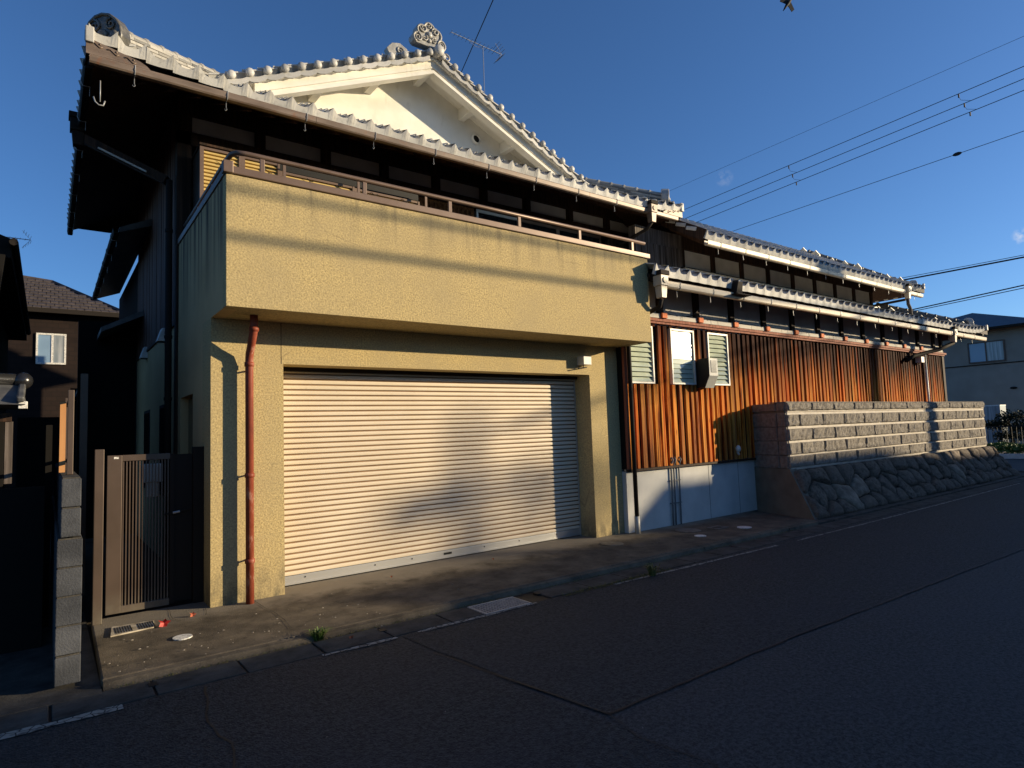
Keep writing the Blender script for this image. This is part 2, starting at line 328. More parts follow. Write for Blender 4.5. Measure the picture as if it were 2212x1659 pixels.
# ------------------------------------------------------------------ mesh helpers
class MB:
    def __init__(s): s.v = []; s.f = []
    def quad(s, *p):
        i = len(s.v); s.v += [tuple(q) for q in p]; s.f.append(tuple(range(i, i+len(p)))); return s
    def box(s, x0, x1, y0, y1, z0, z1):
        if x0 > x1: x0, x1 = x1, x0
        if y0 > y1: y0, y1 = y1, y0
        if z0 > z1: z0, z1 = z1, z0
        i = len(s.v)
        s.v += [(x0,y0,z0),(x1,y0,z0),(x1,y1,z0),(x0,y1,z0),(x0,y0,z1),(x1,y0,z1),(x1,y1,z1),(x0,y1,z1)]
        s.f += [tuple(i+k for k in q) for q in ((0,3,2,1),(4,5,6,7),(0,1,5,4),(1,2,6,5),(2,3,7,6),(3,0,4,7))]
        return s
    def hexa(s, b, t):
        i = len(s.v); s.v += [tuple(q) for q in b]+[tuple(q) for q in t]
        n = len(b); s.f.append(tuple(i+k for k in range(n-1,-1,-1))); s.f.append(tuple(i+n+k for k in range(n)))
        for k in range(n): s.f.append((i+k, i+(k+1)%n, i+n+(k+1)%n, i+n+k))
        return s
    def tube(s, pts, r, n=8, cap=True):
        pts = [Vector(p) for p in pts]; rs = r if isinstance(r, (list, tuple)) else [r]*len(pts)
        i0 = len(s.v); prev = None
        for k, p in enumerate(pts):
            d = (pts[min(k+1, len(pts)-1)]-pts[max(k-1, 0)]).normalized()
            a = d.orthogonal().normalized() if prev is None else (prev-d*prev.dot(d)).normalized()
            prev = a; b = d.cross(a)
            for j in range(n):
                t = 2*math.pi*j/n; s.v.append(tuple(p+(a*math.cos(t)+b*math.sin(t))*rs[k]))
        for k in range(len(pts)-1):
            for j in range(n):
                s.f.append((i0+k*n+j, i0+k*n+(j+1)%n, i0+(k+1)*n+(j+1)%n, i0+(k+1)*n+j))
        if cap:
            s.f.append(tuple(i0+j for j in range(n-1,-1,-1))); s.f.append(tuple(i0+(len(pts)-1)*n+j for j in range(n)))
        return s
    def bar(s, a, b, w, h, upv=(0,0,1)):
        a = Vector(a); b = Vector(b); d = (b-a).normalized(); u = Vector(upv)
        sd = d.cross(u).normalized(); u = sd.cross(d).normalized()
        q = lambda p: [p-sd*w/2-u*h/2, p+sd*w/2-u*h/2, p+sd*w/2+u*h/2, p-sd*w/2+u*h/2]
        return s.hexa(q(b), q(a))
    def ball(s, c, r, n=8, m=5, sq=(1,1,1)):
        c = Vector(c); i0 = len(s.v)
        for a in range(1, m):
            for b in range(n):
                th = math.pi*a/m; ph = 2*math.pi*b/n
                s.v.append((c.x+r*sq[0]*math.sin(th)*math.cos(ph), c.y+r*sq[1]*math.sin(th)*math.sin(ph), c.z+r*sq[2]*math.cos(th)))
        t = len(s.v); s.v.append((c.x, c.y, c.z+r*sq[2])); s.v.append((c.x, c.y, c.z-r*sq[2]))
        for a in range(m-2):
            for b in range(n):
                s.f.append((i0+a*n+b, i0+(a+1)*n+b, i0+(a+1)*n+(b+1)%n, i0+a*n+(b+1)%n))
        for b in range(n):
            s.f.append((t, i0+b, i0+(b+1)%n)); s.f.append((t+1, i0+(m-2)*n+(b+1)%n, i0+(m-2)*n+b))
        return s
    def disc(s, c, rx, ry, z0, z1, n=20):
        b = [(c[0]+rx*math.cos(2*math.pi*k/n), c[1]+ry*math.sin(2*math.pi*k/n), z0) for k in range(n)]
        return s.hexa(b, [(x, y, z1) for x, y, _ in b])
    def mesh(s, name='mesh', smooth=False):
        m = bpy.data.meshes.new(name); m.from_pydata(s.v, [], s.f); m.update()
        if smooth:
            for p in m.polygons: p.use_smooth = True
        return m
    def build(s, name, mat, parent=None, smooth=False, bevel=0, **kw):
        return link(name, s.mesh(name, smooth), mat, parent, bevel=bevel, **kw)

def link(name, mesh, mat, parent=None, mtx=None, bevel=0, **kw):
    if mat and not mesh.materials: mesh.materials.append(M(mat) if isinstance(mat, str) else mat)
    o = bpy.data.objects.new(name, mesh); COL.objects.link(o)
    if parent is not None:
        o.parent = parent
        top = parent
        while top.parent: top = top.parent
        if parent is top: o.matrix_parent_inverse = Matrix.Translation(-top.location)
    if mtx is not None: o.matrix_basis = mtx
    if bevel:
        b = o.modifiers.new('edge', 'BEVEL'); b.width = bevel; b.segments = 2; b.limit_method = 'ANGLE'
    for k, v in kw.items(): o[k] = v
    return o

def thing(name, label, cat, loc=(0,0,0), group=None):
    o = bpy.data.objects.new(name, None); COL.objects.link(o); o.location = loc; o.empty_display_size = .1
    o['label'] = label; o['category'] = cat
    if group: o['group'] = group
    return o
def tag(o, label, cat, group=None):
    o['label'] = label; o['category'] = cat
    if group: o['group'] = group
    return o
def B(*a): return MB().box(*a)

# ------------------------------------------------------------------ ground
def structure(o): o['kind'] = 'structure'; return o
structure(B(-400, 900, -400, 900, -1.2, -.075).build('ground', 'soil'))
structure(MB().quad((-60,-8.4,-.056),(21.6,-8.4,-.056),(21.6,-1.93,-.056),(-60,-1.93,-.056)).build('road', 'asphalt_new'))
structure(MB().quad((21.6,-60,-.056),(27.4,-60,-.056),(27.4,60,-.056),(21.6,60,-.056)).build('cross_street', 'asphalt_new'))
# older strip of asphalt nearest the house
sp = [(-60,-1.935),(-60,-4.6),(-1.3,-4.9),(.2,-3.3),(.9,-2.45),(1.194,-2.772),(1.25,-3.4),(1.32,-3.9),(1.355,-4.103),(3.324,-4.113),(8.489,-4.31),(21.5,-4.45),(21.5,-1.935)]
structure(MB().quad(*[(x,y,-.051) for x,y in [(1.1,-1.935),(1.14,-2.5)]+sp[5:]]).build('road_patch', 'asphalt_old'))
structure(MB().quad(*[(x,y,-.0515) for x,y in [(-60,-1.935),(-60,-8.3),(1.7,-8.3),(1.30,-4.2),(1.21,-3.35),(1.15,-2.76),(1.1,-2.5),(1.06,-1.935)]]).build('road_patch', 'asphalt_old'))
def ribbon(pts, w, z, jit=0):
    mb = MB(); P = []
    for a, b in zip(pts, pts[1:]):
        n = max(2, int((Vector(b)-Vector(a)).length/.12))
        for k in range(n): P.append(Vector(a).lerp(Vector(b), k/n))
    P.append(Vector(pts[-1])); L = []
    for k, p in enumerate(P):
        d = (P[min(k+1, len(P)-1)]-P[max(0, k-1)]).normalized(); nrm = Vector((-d.y, d.x))
        p = p+nrm*random.uniform(-jit, jit); ww = w*random.uniform(.55, 1.3)/2
        L.append((p+nrm*ww, p-nrm*ww))
    for (a, b), (c, d) in zip(L, L[1:]): mb.quad((a.x,a.y,z),(b.x,b.y,z),(d.x,d.y,z),(c.x,c.y,z))
    return mb
structure(ribbon([(1.10,-2.5),(1.15,-2.74),(1.24,-3.35),(1.33,-3.92),(1.37,-4.11),(3.324,-4.12),(8.489,-4.31),(14,-4.38),(21.5,-4.45)], .017, -.046, .006).build('road_seam', 'seam_tar'))
structure(ribbon([(1.37,-4.11),(1.30,-4.4),(1.36,-4.8),(1.28,-5.3),(1.33,-6)], .010, -.046, .015).build('road_seam', 'seam_tar'))
structure(ribbon([(-.42,-2.0),(-.5,-2.6),(-.47,-3.1),(-.58,-3.6),(-.6,-4.6)], .010, -.046, .02).build('road_seam', 'seam_tar'))
# concrete gutter slabs, each a piece, dark joints between
gut = structure(MB().box(-6, 20.5, -1.925, -1.53, -.12, -.062).build('street_gutter', 'seam_tar'))
x = -5.9; k = 0
while x < 20.4:
    w = .575
    if not (1.93 < x+w/2 < 2.5):
        o = B(x, x+w-.012, -1.92, -1.60, -.062, -.046-.004*random.random()).build('gutter_slab', 'gutter_concrete', gut, bevel=.006)
    if k % 3 == 0 and x < 16: B(x-.035, x+.02, -1.74, -1.66, -.06, -.0435).build('joint_gap', 'black_rubber', gut)
    x += w+.004; k += 1
# pavement slab with raised kerb edge
structure(MB().hexa([(-.96,.35,-.08),(-.99,-1.5,-.08),(8.95,-1.5,-.08),(9.3,.35,-.08)][::-1], [(-.96,.35,0),(-.985,-1.47,-.004),(8.9,-1.46,-.004),(9.3,.35,0)][::-1]).build('pavement', 'old_concrete', bevel=.012))
x = -.98; 
while x < 8.7:
    w = random.uniform(.9, 1.3)
    structure(MB().hexa([(x,-1.50,-.08),(x,-1.575,-.08),(x+w-.002,-1.575,-.08),(x+w-.002,-1.50,-.08)], [(x,-1.505,-.002),(x,-1.545+random.uniform(-.012,.01),-.012),(x+w-.002,-1.545+random.uniform(-.012,.01),-.012),(x+w-.002,-1.505,-.002)]).build('kerb_stone', 'old_concrete')); x += w
structure(MB().box(8.8, 20.6, -1.57, .2, -.09, -.03).build('verge_strip', 'gutter_concrete'))
for pts in ([(.40,-.02),(.413,-.435),(.44,-.8),(.41,-1.243)], [(2.35,-.3),(2.344,-.95),(2.36,-1.45)], [(.41,-.75),(2.35,-.72),(5.1,-.75)], [(-.33,.3),(-.36,-.15),(-.3,-.3)], [(-.05,.0),(-.08,-.25)]):
    structure(ribbon(pts, .007, .0035, .008).build('pavement_joint', 'gutter_concrete'))
# edge line paint, worn
def line(pts, w):
    structure(ribbon(pts, w, -.0455, .004).build('edge_line', 'line_paint'))
line([(.42,-1.965),(.75,-1.97),(1.05,-1.975)], .05); line([(1.25,-1.965),(1.8,-1.97),(2.55,-1.965)], .05)
line([(3.6,-2.0),(4.3,-2.01),(5.5,-2.04),(6.7,-2.06)], .05); line([(7.2,-2.07),(9.5,-2.08),(13,-2.05),(17.5,-2.0)], .045)
line([(-2.4,-1.97),(-1.5,-1.99),(-.9,-1.985)], .085)
structure(MB().box(-8, -.99, -1.62, 1, -.09, -.045).build('side_path', 'gutter_concrete'))

# ------------------------------------------------------------------ roof tiles
TW, TL = .265, .235
def prof(x, w=TW):
    t = x/w*2*math.pi
    return .038*math.cos(t)+.017*math.cos(2*t)+.005*math.cos(3*t)
def tile_mesh(eave=False, nx=8, w=TW, l=TL+.05):
    mb = MB(); xs = [w*i/nx for i in range(nx+1)]
    f0, b0, th = .034, .0, .02
    tf = [(x, 0, prof(x)+f0) for x in xs]; tb = [(x, l, prof(x)+b0) for x in xs]
    n = nx+1
    mb.v += tf+tb; mb.f += [(i, i+1, n+i+1, n+i) for i in range(nx)]
    if not eave:
        o = len(mb.v); mb.v += [(x, .002, z-th) for x, _, z in tf]+[(x, 0, z) for x, _, z in tf]
        mb.f += [(o+i, o+i+1, o+n+i+1, o+n+i) for i in range(nx)]
    else:
        o = len(mb.v); bot = -.072
        fr = [(x, -.006-.014*(i/nx), z+.002) for i, (x, _, z) in enumerate(tf)]
        lo = [(x, -.02-.016*(i/nx), bot-.006*math.sin(math.pi*i/nx)) for i, (x, _, z) in enumerate(tf)]
        bk = [(x, .02, bot-.006*math.sin(math.pi*i/nx)) for i, (x, _, z) in enumerate(tf)]
        mb.v += fr+lo+bk
        for i in range(nx):
            mb.f += [(o+n+i, o+n+i+1, o+i+1, o+i), (o+2*n+i, o+2*n+i+1, o+n+i+1, o+n+i)]
        o2 = len(mb.v); mb.v += [fr[-1], lo[-1], (w, .03, bot), (w, .03, tf[-1][2]-.01), fr[0], lo[0], (0, .03, bot), (0, .03, tf[0][2]-.01)]
        mb.f += [(o2, o2+1, o2+2, o2+3), (o2+7, o2+6, o2+5, o2+4)]
        mb.f += [(i, i+1, o+i+1, o+i) for i in range(nx)]
    o = len(mb.v); mb.v += [(w, 0, tf[-1][2]), (w, 0, tf[-1][2]-th), (w, l, tb[-1][2]-th), (w, l, tb[-1][2]), (0, 0, tf[0][2]), (0, 0, tf[0][2]-th), (0, l, tb[0][2]-th), (0, l, tb[0][2])]
    mb.f += [(o, o+1, o+2, o+3), (o+7, o+6, o+5, o+4)]
    return mb
TILE = tile_mesh(); EAVE = tile_mesh(True)
def tmesh(mb, mat, nm):
    m = mb.mesh(nm); m.materials.append(M(mat))
    for p in m.polygons: p.use_smooth = abs(p.normal.z) > .6
    return m
TILE_M = tmesh(TILE, 'silver_tile', 'roof_tile'); EAVE_M = tmesh(EAVE, 'eave_tile_mat', 'eave_tile')

class Slope:
    def __init__(s, O, u, h, pitch, pw=TW):
        s.O = Vector(O); s.u = Vector(u); s.h = Vector(h); s.t = math.atan(pitch); s.p = pitch
        s.v = (s.h*math.cos(s.t)+Vector((0,0,1))*math.sin(s.t)); s.n = s.u.cross(s.v)
    def at(s, a, b, lift=0, off=0): return s.O+s.u*a+s.v*b+s.n*off+Vector((0,0,lift))
    def mtx(s, a, b, lift=0, j=0):
        p = s.at(a, b, lift); u, v, n = s.u, s.v, s.n
        m = Matrix(((u.x,v.x,n.x,p.x),(u.y,v.y,n.y,p.y),(u.z,v.z,n.z,p.z),(0,0,0,1)))
        if j: m = m @ Matrix.Rotation(random.uniform(-j, j), 4, 'Z') @ Matrix.Translation((0, random.uniform(-.004, .004), random.uniform(-.003, .003)))
        return m
def lay(slope, cols, parent, budget, lift=lambda a, b: 0, matname=None):
    """cols: list of (a, b_start, b_end, has_eave). nearest `budget` tiles singly, rest joined."""
    items = []
    for a, b0, b1, e in cols:
        k = 0; b = b0
        while b < b1:
            items.append((k, a, b, e and k == 0)); b += TL; k += 1
    items.sort(key=lambda q: (not q[3], q[0]))
    rest = MB()
    for i, (k, a, b, e) in enumerate(items):
        m = slope.mtx(a, b, lift(a, b), .012)
        if i < budget:
            link('eave_tile' if e else 'roof_tile', EAVE_M if e else TILE_M, None, parent, m)
        else:
            src = EAVE if e else TILE; o = len(rest.v)
            rest.v += [tuple(m @ Vector(q)) for q in src.v]; rest.f += [tuple(o+j for j in f) for f in src.f]
    if rest.v: rest.build('roof_tiles', matname or 'silver_tile', parent, kind='stuff')
    return len(items)

def ridge(parent, A, Bp, upv=(0,0,1), courses=4, w=.22, h=.045, cap=.075, mat='ridge_tile_mat', step=.265, taper=.78, name='ridge_tile'):
    """stacked thin ridge tiles in running bond with a half round cap row"""
    A = Vector(A); Bp = Vector(Bp); d = (Bp-A); L = d.length; d.normalize()
    sd = d.cross(Vector(upv)).normalized(); u = sd.cross(d).normalized()
    for c in range(courses):
        ww = w*(1-(1-taper)*c/max(1, courses-1)); s0 = -(.5 if c % 2 else 0)*step; s = s0
        while s < L:
            a = max(0, s)+.003; b = min(L, s+step)-.003
            if b-a > .03:
                j = random.uniform(-.004, .004); z0 = c*h; z1 = z0+h-.012
                mb = MB(); q = lambda t, zz, k: A+d*t+sd*(k*(ww/2)+j)+u*zz
                mb.hexa([q(a, z0, -1), q(b, z0, -1), q(b, z0, 1), q(a, z0, 1)][::-1], [q(a, z1, -1.0), q(b, z1, -1.0), q(b, z1, 1.0), q(a, z1, 1.0)][::-1])
                mb.build(name, mat, parent)
            s += step
    mb0 = MB().bar(A+u*(courses*h/2-.004), Bp+u*(courses*h/2-.004), w*taper-.03, courses*h-.006, upv); mb0.build('ridge_core', 'mortar', parent)
    s = 0
    while s < L-.02:
        b = min(L, s+step+.012); z = courses*h; mb = MB(); n = 8; rings = []
        for (t, rr) in ((s, cap*1.0), (s+.035, cap*1.16), (s+.05, cap*1.0), (b, cap*.94)):
            rings.append([A+d*t+sd*(rr*math.cos(math.pi*k/n))+u*(z-.012+rr*math.sin(math.pi*k/n)) for k in range(n+1)])
        i0 = len(mb.v)
        for r_ in rings: mb.v += [tuple(p) for p in r_]
        for a in range(3):
            for k in range(n): mb.f.append((i0+a*(n+1)+k, i0+(a+1)*(n+1)+k, i0+(a+1)*(n+1)+k+1, i0+a*(n+1)+k+1))
        mb.f.append(tuple(i0+k for k in range(n+1)))
        mb.build('ridge_cap', mat, parent, smooth=False); s += step
def frame_at(p, fwd, upv=(0,0,1)):
    f = Vector(fwd).normalized(); r = f.cross(Vector(upv)).normalized(); u = r.cross(f)
    return Matrix(((r.x, -f.x, u.x, p[0]), (r.y, -f.y, u.y, p[1]), (r.z, -f.z, u.z, p[2]), (0,0,0,1)))
    # local +x = right seen from behind, -y = forward (the face), z = up
def xform(mb, m):
    o = MB(); o.v = [tuple(m @ Vector(v)) for v in mb.v]; o.f = mb.f
    if m.determinant() < 0: o.f = [tuple(reversed(f)) for f in o.f]
    return o
def spiral(mb, cx, cz, r, y, turns=1.3, t0=0, sgn=1, th=.012):
    pts = []
    for k in range(15):
        t = k/14; rr = r*(1-t*.82); a = t0+sgn*t*turns*2*math.pi
        pts.append((cx+rr*math.cos(a), y, cz+rr*math.sin(a)))
    mb.tube(pts, [th*(1-.4*k/14) for k in range(15)], 5)
def ornament(parent, p, fwd, size=.5, style='cloud', mat='ornament_tile'):
    """ridge end ornament: arched slab, raised rim, scrolls and bosses on its face"""
    m = frame_at(p, fwd); base = MB(); S = size
    if style == 'cloud':
        out = []
        for cx_, cz_, r_c, a0, a1 in ((-.40, .14, .16, 250, 75), (-.25, .42, .17, 215, 70), (0, .56, .17, 160, 20), (.25, .42, .17, 110, -35), (.40, .14, .16, 105, -70)):
            out += [(cx_+r_c*math.cos(R(a0+(a1-a0)*k/6)), cz_+r_c*math.sin(R(a0+(a1-a0)*k/6))) for k in range(7)]
    else:
        out = [(-.36,-.02),(-.46,.2),(-.44,.42),(-.34,.6),(-.18,.72),(0,.76),(.18,.72),(.34,.6),(.44,.42),(.46,.2),(.36,-.02)]
    pts = [(x*S, z*S) for x, z in out]
    d = .22*S
    base.hexa([(x, d, z) for x, z in pts], [(x*1.0, -.02, z) for x, z in pts])
    rim = MB(); rim.tube([(x*.94, -.025, z*.94+.01*S) for x, z in pts], .035*S, 6)
    det = MB()
    if style == 'cloud':
        for sx in (-1, 1):
            spiral(det, sx*.38*S, .15*S, .13*S, -.035, 1.4, math.pi/2, sx, .028*S)
            spiral(det, sx*.20*S, .48*S, .13*S, -.035, 1.3, 0, -sx, .028*S)
            spiral(det, sx*.16*S, .2*S, .10*S, -.035, 1.2, 2, sx, .024*S)
        spiral(det, 0, .6*S, .08*S, -.035, 1.2, 1, 1, .022*S)
        det.ball((0, -.03, .34*S), .10*S, 8, 6, (1, .6, 1)); det.ball((0, -.03, .16*S), .07*S, 8, 5, (1, .6, 1))
    else:
        for sx in (-1, 1):
            spiral(det, sx*.2*S, .48*S, .14*S, -.03, 1.3, math.pi/2, sx, .03*S)
            det.ball((sx*.25*S, -.05, .12*S), .09*S, 8, 6); det.tube([(sx*.30*S, -.01, .22*S), (sx*.30*S, -.12*S, .22*S), (sx*.30*S, -.14*S, .22*S)], [.09*S, .09*S, .05*S], 8)
        det.ball((0, -.03, .25*S), .13*S, 8, 6, (1, .8, 1))
    o = xform(base, m).build('ridge_ornament', mat, parent, bevel=.012)
    xform(rim, m).build('ornament_rim', mat, parent, smooth=True)
    xform(det, m).build('ornament_scrolls', mat, parent, smooth=True)
    return o
def gutter(parent, A, Bp, mat, r=.05, h=.085, n_clip=.95, out=(0,-1,0), hooks=True, clipname='gutter_bracket'):
    A = Vector(A); Bp = Vector(Bp); d = (Bp-A).normalized(); o = Vector(out)
    sec = [(-.045, 0), (-.05, -.012), (-.042, -h*.8), (-.03, -h), (.03, -h), (.042, -h*.8), (.045, 0), (.036, 0), (.034, -h*.7), (-.034, -h*.7), (-.036, 0)]
    sec = [(-x, z) for x, z in sec]
    mb = MB(); L = (Bp-A).length; n = max(1, round(L/2.6)); i = 0
    for k in range(n):
        a = A+d*(L*k/n+.002); b = A+d*(L*(k+1)/n-.002)
        mb = MB(); mb.hexa([a+o*x+Vector((0,0,z)) for x, z in sec], [b+o*x+Vector((0,0,z)) for x, z in sec]); mb.build('gutter', mat, parent)
    s = .42
    while s < L-.1:
        p = A+d*s; mb = MB()
        mb.tube([p-o*.05+Vector((0,0,.03)), p+o*.052+Vector((0,0,.006)), p+o*.056+Vector((0,0,-h*.5)), p+o*.035+Vector((0,0,-h-.006)), p-o*.04+Vector((0,0,-h-.006))], .005, 5)
        if hooks:
            q = p-o*.03+Vector((0,0,-h-.03))
            mb.tube([q+Vector((0,0,.03)), q+Vector((0,0,-.05)), q+Vector((0,0,-.07))+d*.01, q+Vector((0,0,-.085))-d*.006, q+Vector((0,0,-.07))-d*.018], .0035, 5)
        mb.build(clipname, 'galvanised' if hooks else mat, parent); s += n_clip

# ================================================================== GARAGE
W_, DY = 5.975, 2.0
ga = thing('garage', 'beige stuccoed garage with a closed roller shutter and walled balcony above it', 'garage', (3, 1, 0))
mb = MB()
mb.box(0, .7225, 0, .42, 0, 2.9); mb.box(5.296, 5.905, 0, .42, 0, 2.9); mb.box(.7225, 5.296, 0, .42, 2.45, 2.9)
wall = mb.build('front_wall', 'beige_stucco', ga)
MB().box(.698, .704, -.0015, .004, 2.45, 2.9).build('wall_joint', 'black_rubber', wall)
mb = MB(); e = .003
mb.box(e, .2, .42, .98, 0, 2.9); mb.box(e, .2, 1.81, DY, 0, 2.9); mb.box(e, .2, .98, 1.81, 2.19, 2.9); mb.box(e, .2, .98, 1.81, 0, 1.05)
mb.box(.12, .2, .98, 1.81, 1.05, 2.19); mb.box(5.7, 5.90, .42, DY, 0, 2.9); mb.box(.2, 5.7, DY-.1, DY, 0, 2.9)
mb.build('side_wall', 'grey_stucco', ga)
B(.09, .118, 1.0, 1.79, 1.07, 2.17).build('side_window', 'dark_glass', ga)
B(.2, W_-.2, .42, DY-.1, -.02, .01).build('garage_floor', 'old_concrete', ga)
B(.004, W_-.004, .004, DY, 2.902, 3.05).build('balcony_floor', 'grey_stucco', ga)
bal = MB().box(0, W_, -.672, -.54, 2.9, 4.18).build('balcony_front', 'beige_stucco', ga, bevel=.006)
MB().box(.003, .13, -.54, DY-.02, 2.9, 4.178).build('balcony_side', 'grey_stucco', ga); MB().box(W_-.13, W_-.003, -.54, .02, 2.9, 4.178).build('balcony_side', 'beige_stucco', ga)
MB().box(.13, W_-.13, -.54, 0, 2.901, 3.0).build('balcony_soffit', 'beige_stucco', ga)
MB().box(-.012, W_+.05, -.69, -.525, 4.186, 4.262).build('coping', 'bronze_rail', ga, bevel=.008)
MB().box(-.012, .145, -.525, DY-.02, 4.186, 4.262).build('coping', 'bronze_rail', ga, bevel=.008)
MB().box(-.03, .06, -.71, -.62, 4.183, 4.30).build('coping_corner', 'bronze_rail', ga, bevel=.006)
pts = [(.075, DY-.05, 4.44), (.075, .4, 4.44), (.075, -.42, 4.44), (.083, -.52, 4.442), (.12, -.585, 4.442), (.20, -.605, 4.442), (.4, -.607, 4.442), (3, -.607, 4.442), (6.0, -.607, 4.442)]
MB().tube(pts, .026, 10).build('handrail', 'bronze_rail', ga, smooth=True)
for x in (.35, 1.43, 2.52, 3.57, 4.64, 5.72): MB().box(x-.022, x+.022, -.62, -.594, 4.262, 4.42).build('rail_post', 'bronze_rail', ga, bevel=.003)
for y in (.3, 1.1, 1.8): MB().box(.062, .088, y-.02, y+.02, 4.262, 4.42).build('rail_post', 'bronze_rail', ga)
# roller shutter
sh = thing; pitch = .0615
shut = MB().box(.70, 5.32, .372, .40, 0, 2.46).build('roller_shutter', 'shutter_paint', ga)
sec = [(.372, 0), (.352, .0005), (.3415, .002), (.339, .008), (.338, .026), (.341, .041), (.348, .0455), (.357, .0465), (.358, .0605), (.372, .0608)]
smb = MB(); smb.hexa([(.724, y, z) for y, z in sec][::-1], [(5.295, y, z) for y, z in sec][::-1]); sm = smb.mesh('slat'); sm.materials.append(M('shutter_paint')); sm.materials.append(M('shutter_joint'))
for p_ in sm.polygons:
    if p_.normal.y < .5 and (p_.center.z > .0457 or p_.center.z < .0006) and p_.area > .01: p_.material_index = 1
z = .112; k = 0
while z < 2.45:
    link('slat', sm, None, shut, Matrix.Translation((random.uniform(-.0006, .0006), random.uniform(-.0012, .0012), z))); z += pitch; k += 1
B(.724, 5.295, .338, .371, .018, .108).build('bottom_bar', 'aluminium', shut, bevel=.003)
B(.724, 5.295, .330, .337, .012, .03).build('bottom_lip', 'aluminium', shut)
for x in (1.05, 1.9, 2.4, 2.95, 3.5, 4.1, 4.8): MB().ball((x, .337, .075), .009, 6, 4).build('screw', 'black_rubber', shut)
B(2.86, 2.98, .3335, .3375, .055, .082).build('maker_plate', 'black_rubber', shut)
B(.7235, 5.294, .27, .335, 2.405, 2.448).build('head_shade_strip', 'dark_metal', ga)  # dark strip added as the shade across the top of the shutter
for x in (.7235, 5.272): B(x, x+.022, .325, .3365, 0, 2.449).build('guide_rail', 'aluminium', ga)
# red down pipe
rp = MB().tube([(.345,-.30,2.905),(.345,-.30,2.80),(.345,-.285,2.74),(.345,-.20,2.62),(.345,-.125,2.53),(.345,-.11,2.46),(.345,-.11,.0)], .040, 12).build('down_pipe', 'rust_pipe', ga, smooth=True)
for z in (2.76, 2.42, 1.28, .42): MB().tube([(.345,-.296 if z > 2.7 else -.11,z-.022),(.345,-.296 if z > 2.7 else -.11,z+.022)], .0475, 12).build('pipe_collar', 'rust_pipe', rp, smooth=True)
for z in (2.36, 1.28, .42): MB().tube([(.33,-.08,z),(.33,-.0,z-.004)], .009, 6).build('pipe_clip', 'rust_pipe', rp)

# ================================================================== MAIN HOUSE
WY = 2.02; HW = 7.86
ho = thing('two_storey_house', 'dark timber two storey house with silver tiled hip and gable roof behind the garage balcony', 'house', (4, 5, 0))
mb = MB(); mb.box(.0, .16, WY, 6.65, 0, 3.2)
B(.012, .16, WY, 6.65, 0, 3.2).build('plaster_wall', 'grey_stucco', ho)
for y0, y1, z0 in ((2.82, 3.65, .9), (4.72, 5.47, .9)):
    f = B(.006, .02, y0, y1, z0, 2.19).build('side_window', 'dark_metal', ho)
    B(.002, .008, y0+.05, y1-.05, z0+.05, 2.14).build('pane', 'dark_glass', f)
B(.03, .16, WY+.01, 6.65, 3.2, 6.5).build('upper_side_wall', 'dark_wood', ho)
sw = B(-.01, .03, WY, 6.65, 3.18, 3.215).build('drip_board', 'dark_wood', ho)
y = WY+.03
bm = B(0, .02, 0, .15, 0, 3.05).mesh('board'); bm.materials.append(M('side_wood'))
clad = B(.024, .031, WY+.005, 6.65, 3.215, 6.4).build('side_cladding', 'dark_wood', ho)
while y < 6.5:
    link('board', bm, None, clad, Matrix.Translation((.002+random.uniform(-.003, .003), y, 3.216))); y += .166
B(-.02, .14, WY-.02, WY+.14, 0, 6.4).build('corner_post', 'dark_wood', ho)
B(.14, HW, WY+.06, WY+.14, 3.05, 4.22).build('front_wall', 'dark_wood', ho)
B(-.9, .0, 6.66, 6.8, 0, 3.9).build('rear_wall', 'black_wall', ho)
B(.16, 8.8, 6.65, 6.8, 0, 6.3).build('rear_wall', 'dark_wood', ho)
B(HW-.14, HW, WY+.14, 6.65, 3.0, 6.4).build('right_wall', 'weathered_wood', ho)
# front facade: lintels, posts, pale panels under the eave
B(-.02, 8.75, WY-.02, WY+.10, 5.56, 5.74).build('lintel', 'dark_wood', ho)
B(-.02, 8.75, WY-.03, WY+.10, 5.975, 6.30).build('wall_plate', 'dark_wood', ho)
B(.05, 8.75, WY+.07, WY+.12, 5.74, 5.975).build('panel_backing', 'dark_wood', ho)
for a, b in ((.154,.959),(1.104,1.907),(2.056,2.857),(3.0,3.8),(3.95,4.77),(4.92,5.742),(5.91,6.83),(6.974,7.858),(8.0,8.70)):
    B(a, b, WY+.035, WY+.068, 5.742, 5.973).build('plaster_panel', 'panel_plaster', ho)
for x in (.08,1.03,1.98,2.93,3.875,4.845,5.825,6.90,7.93):
    B(x-.06, x+.06, WY-.04, WY+.10, 5.741, 5.974).build('post', 'dark_wood', ho)
B(8.0, 8.75, WY, WY+.14, 4.3, 5.56).build('link_wall', 'weathered_wood', ho)
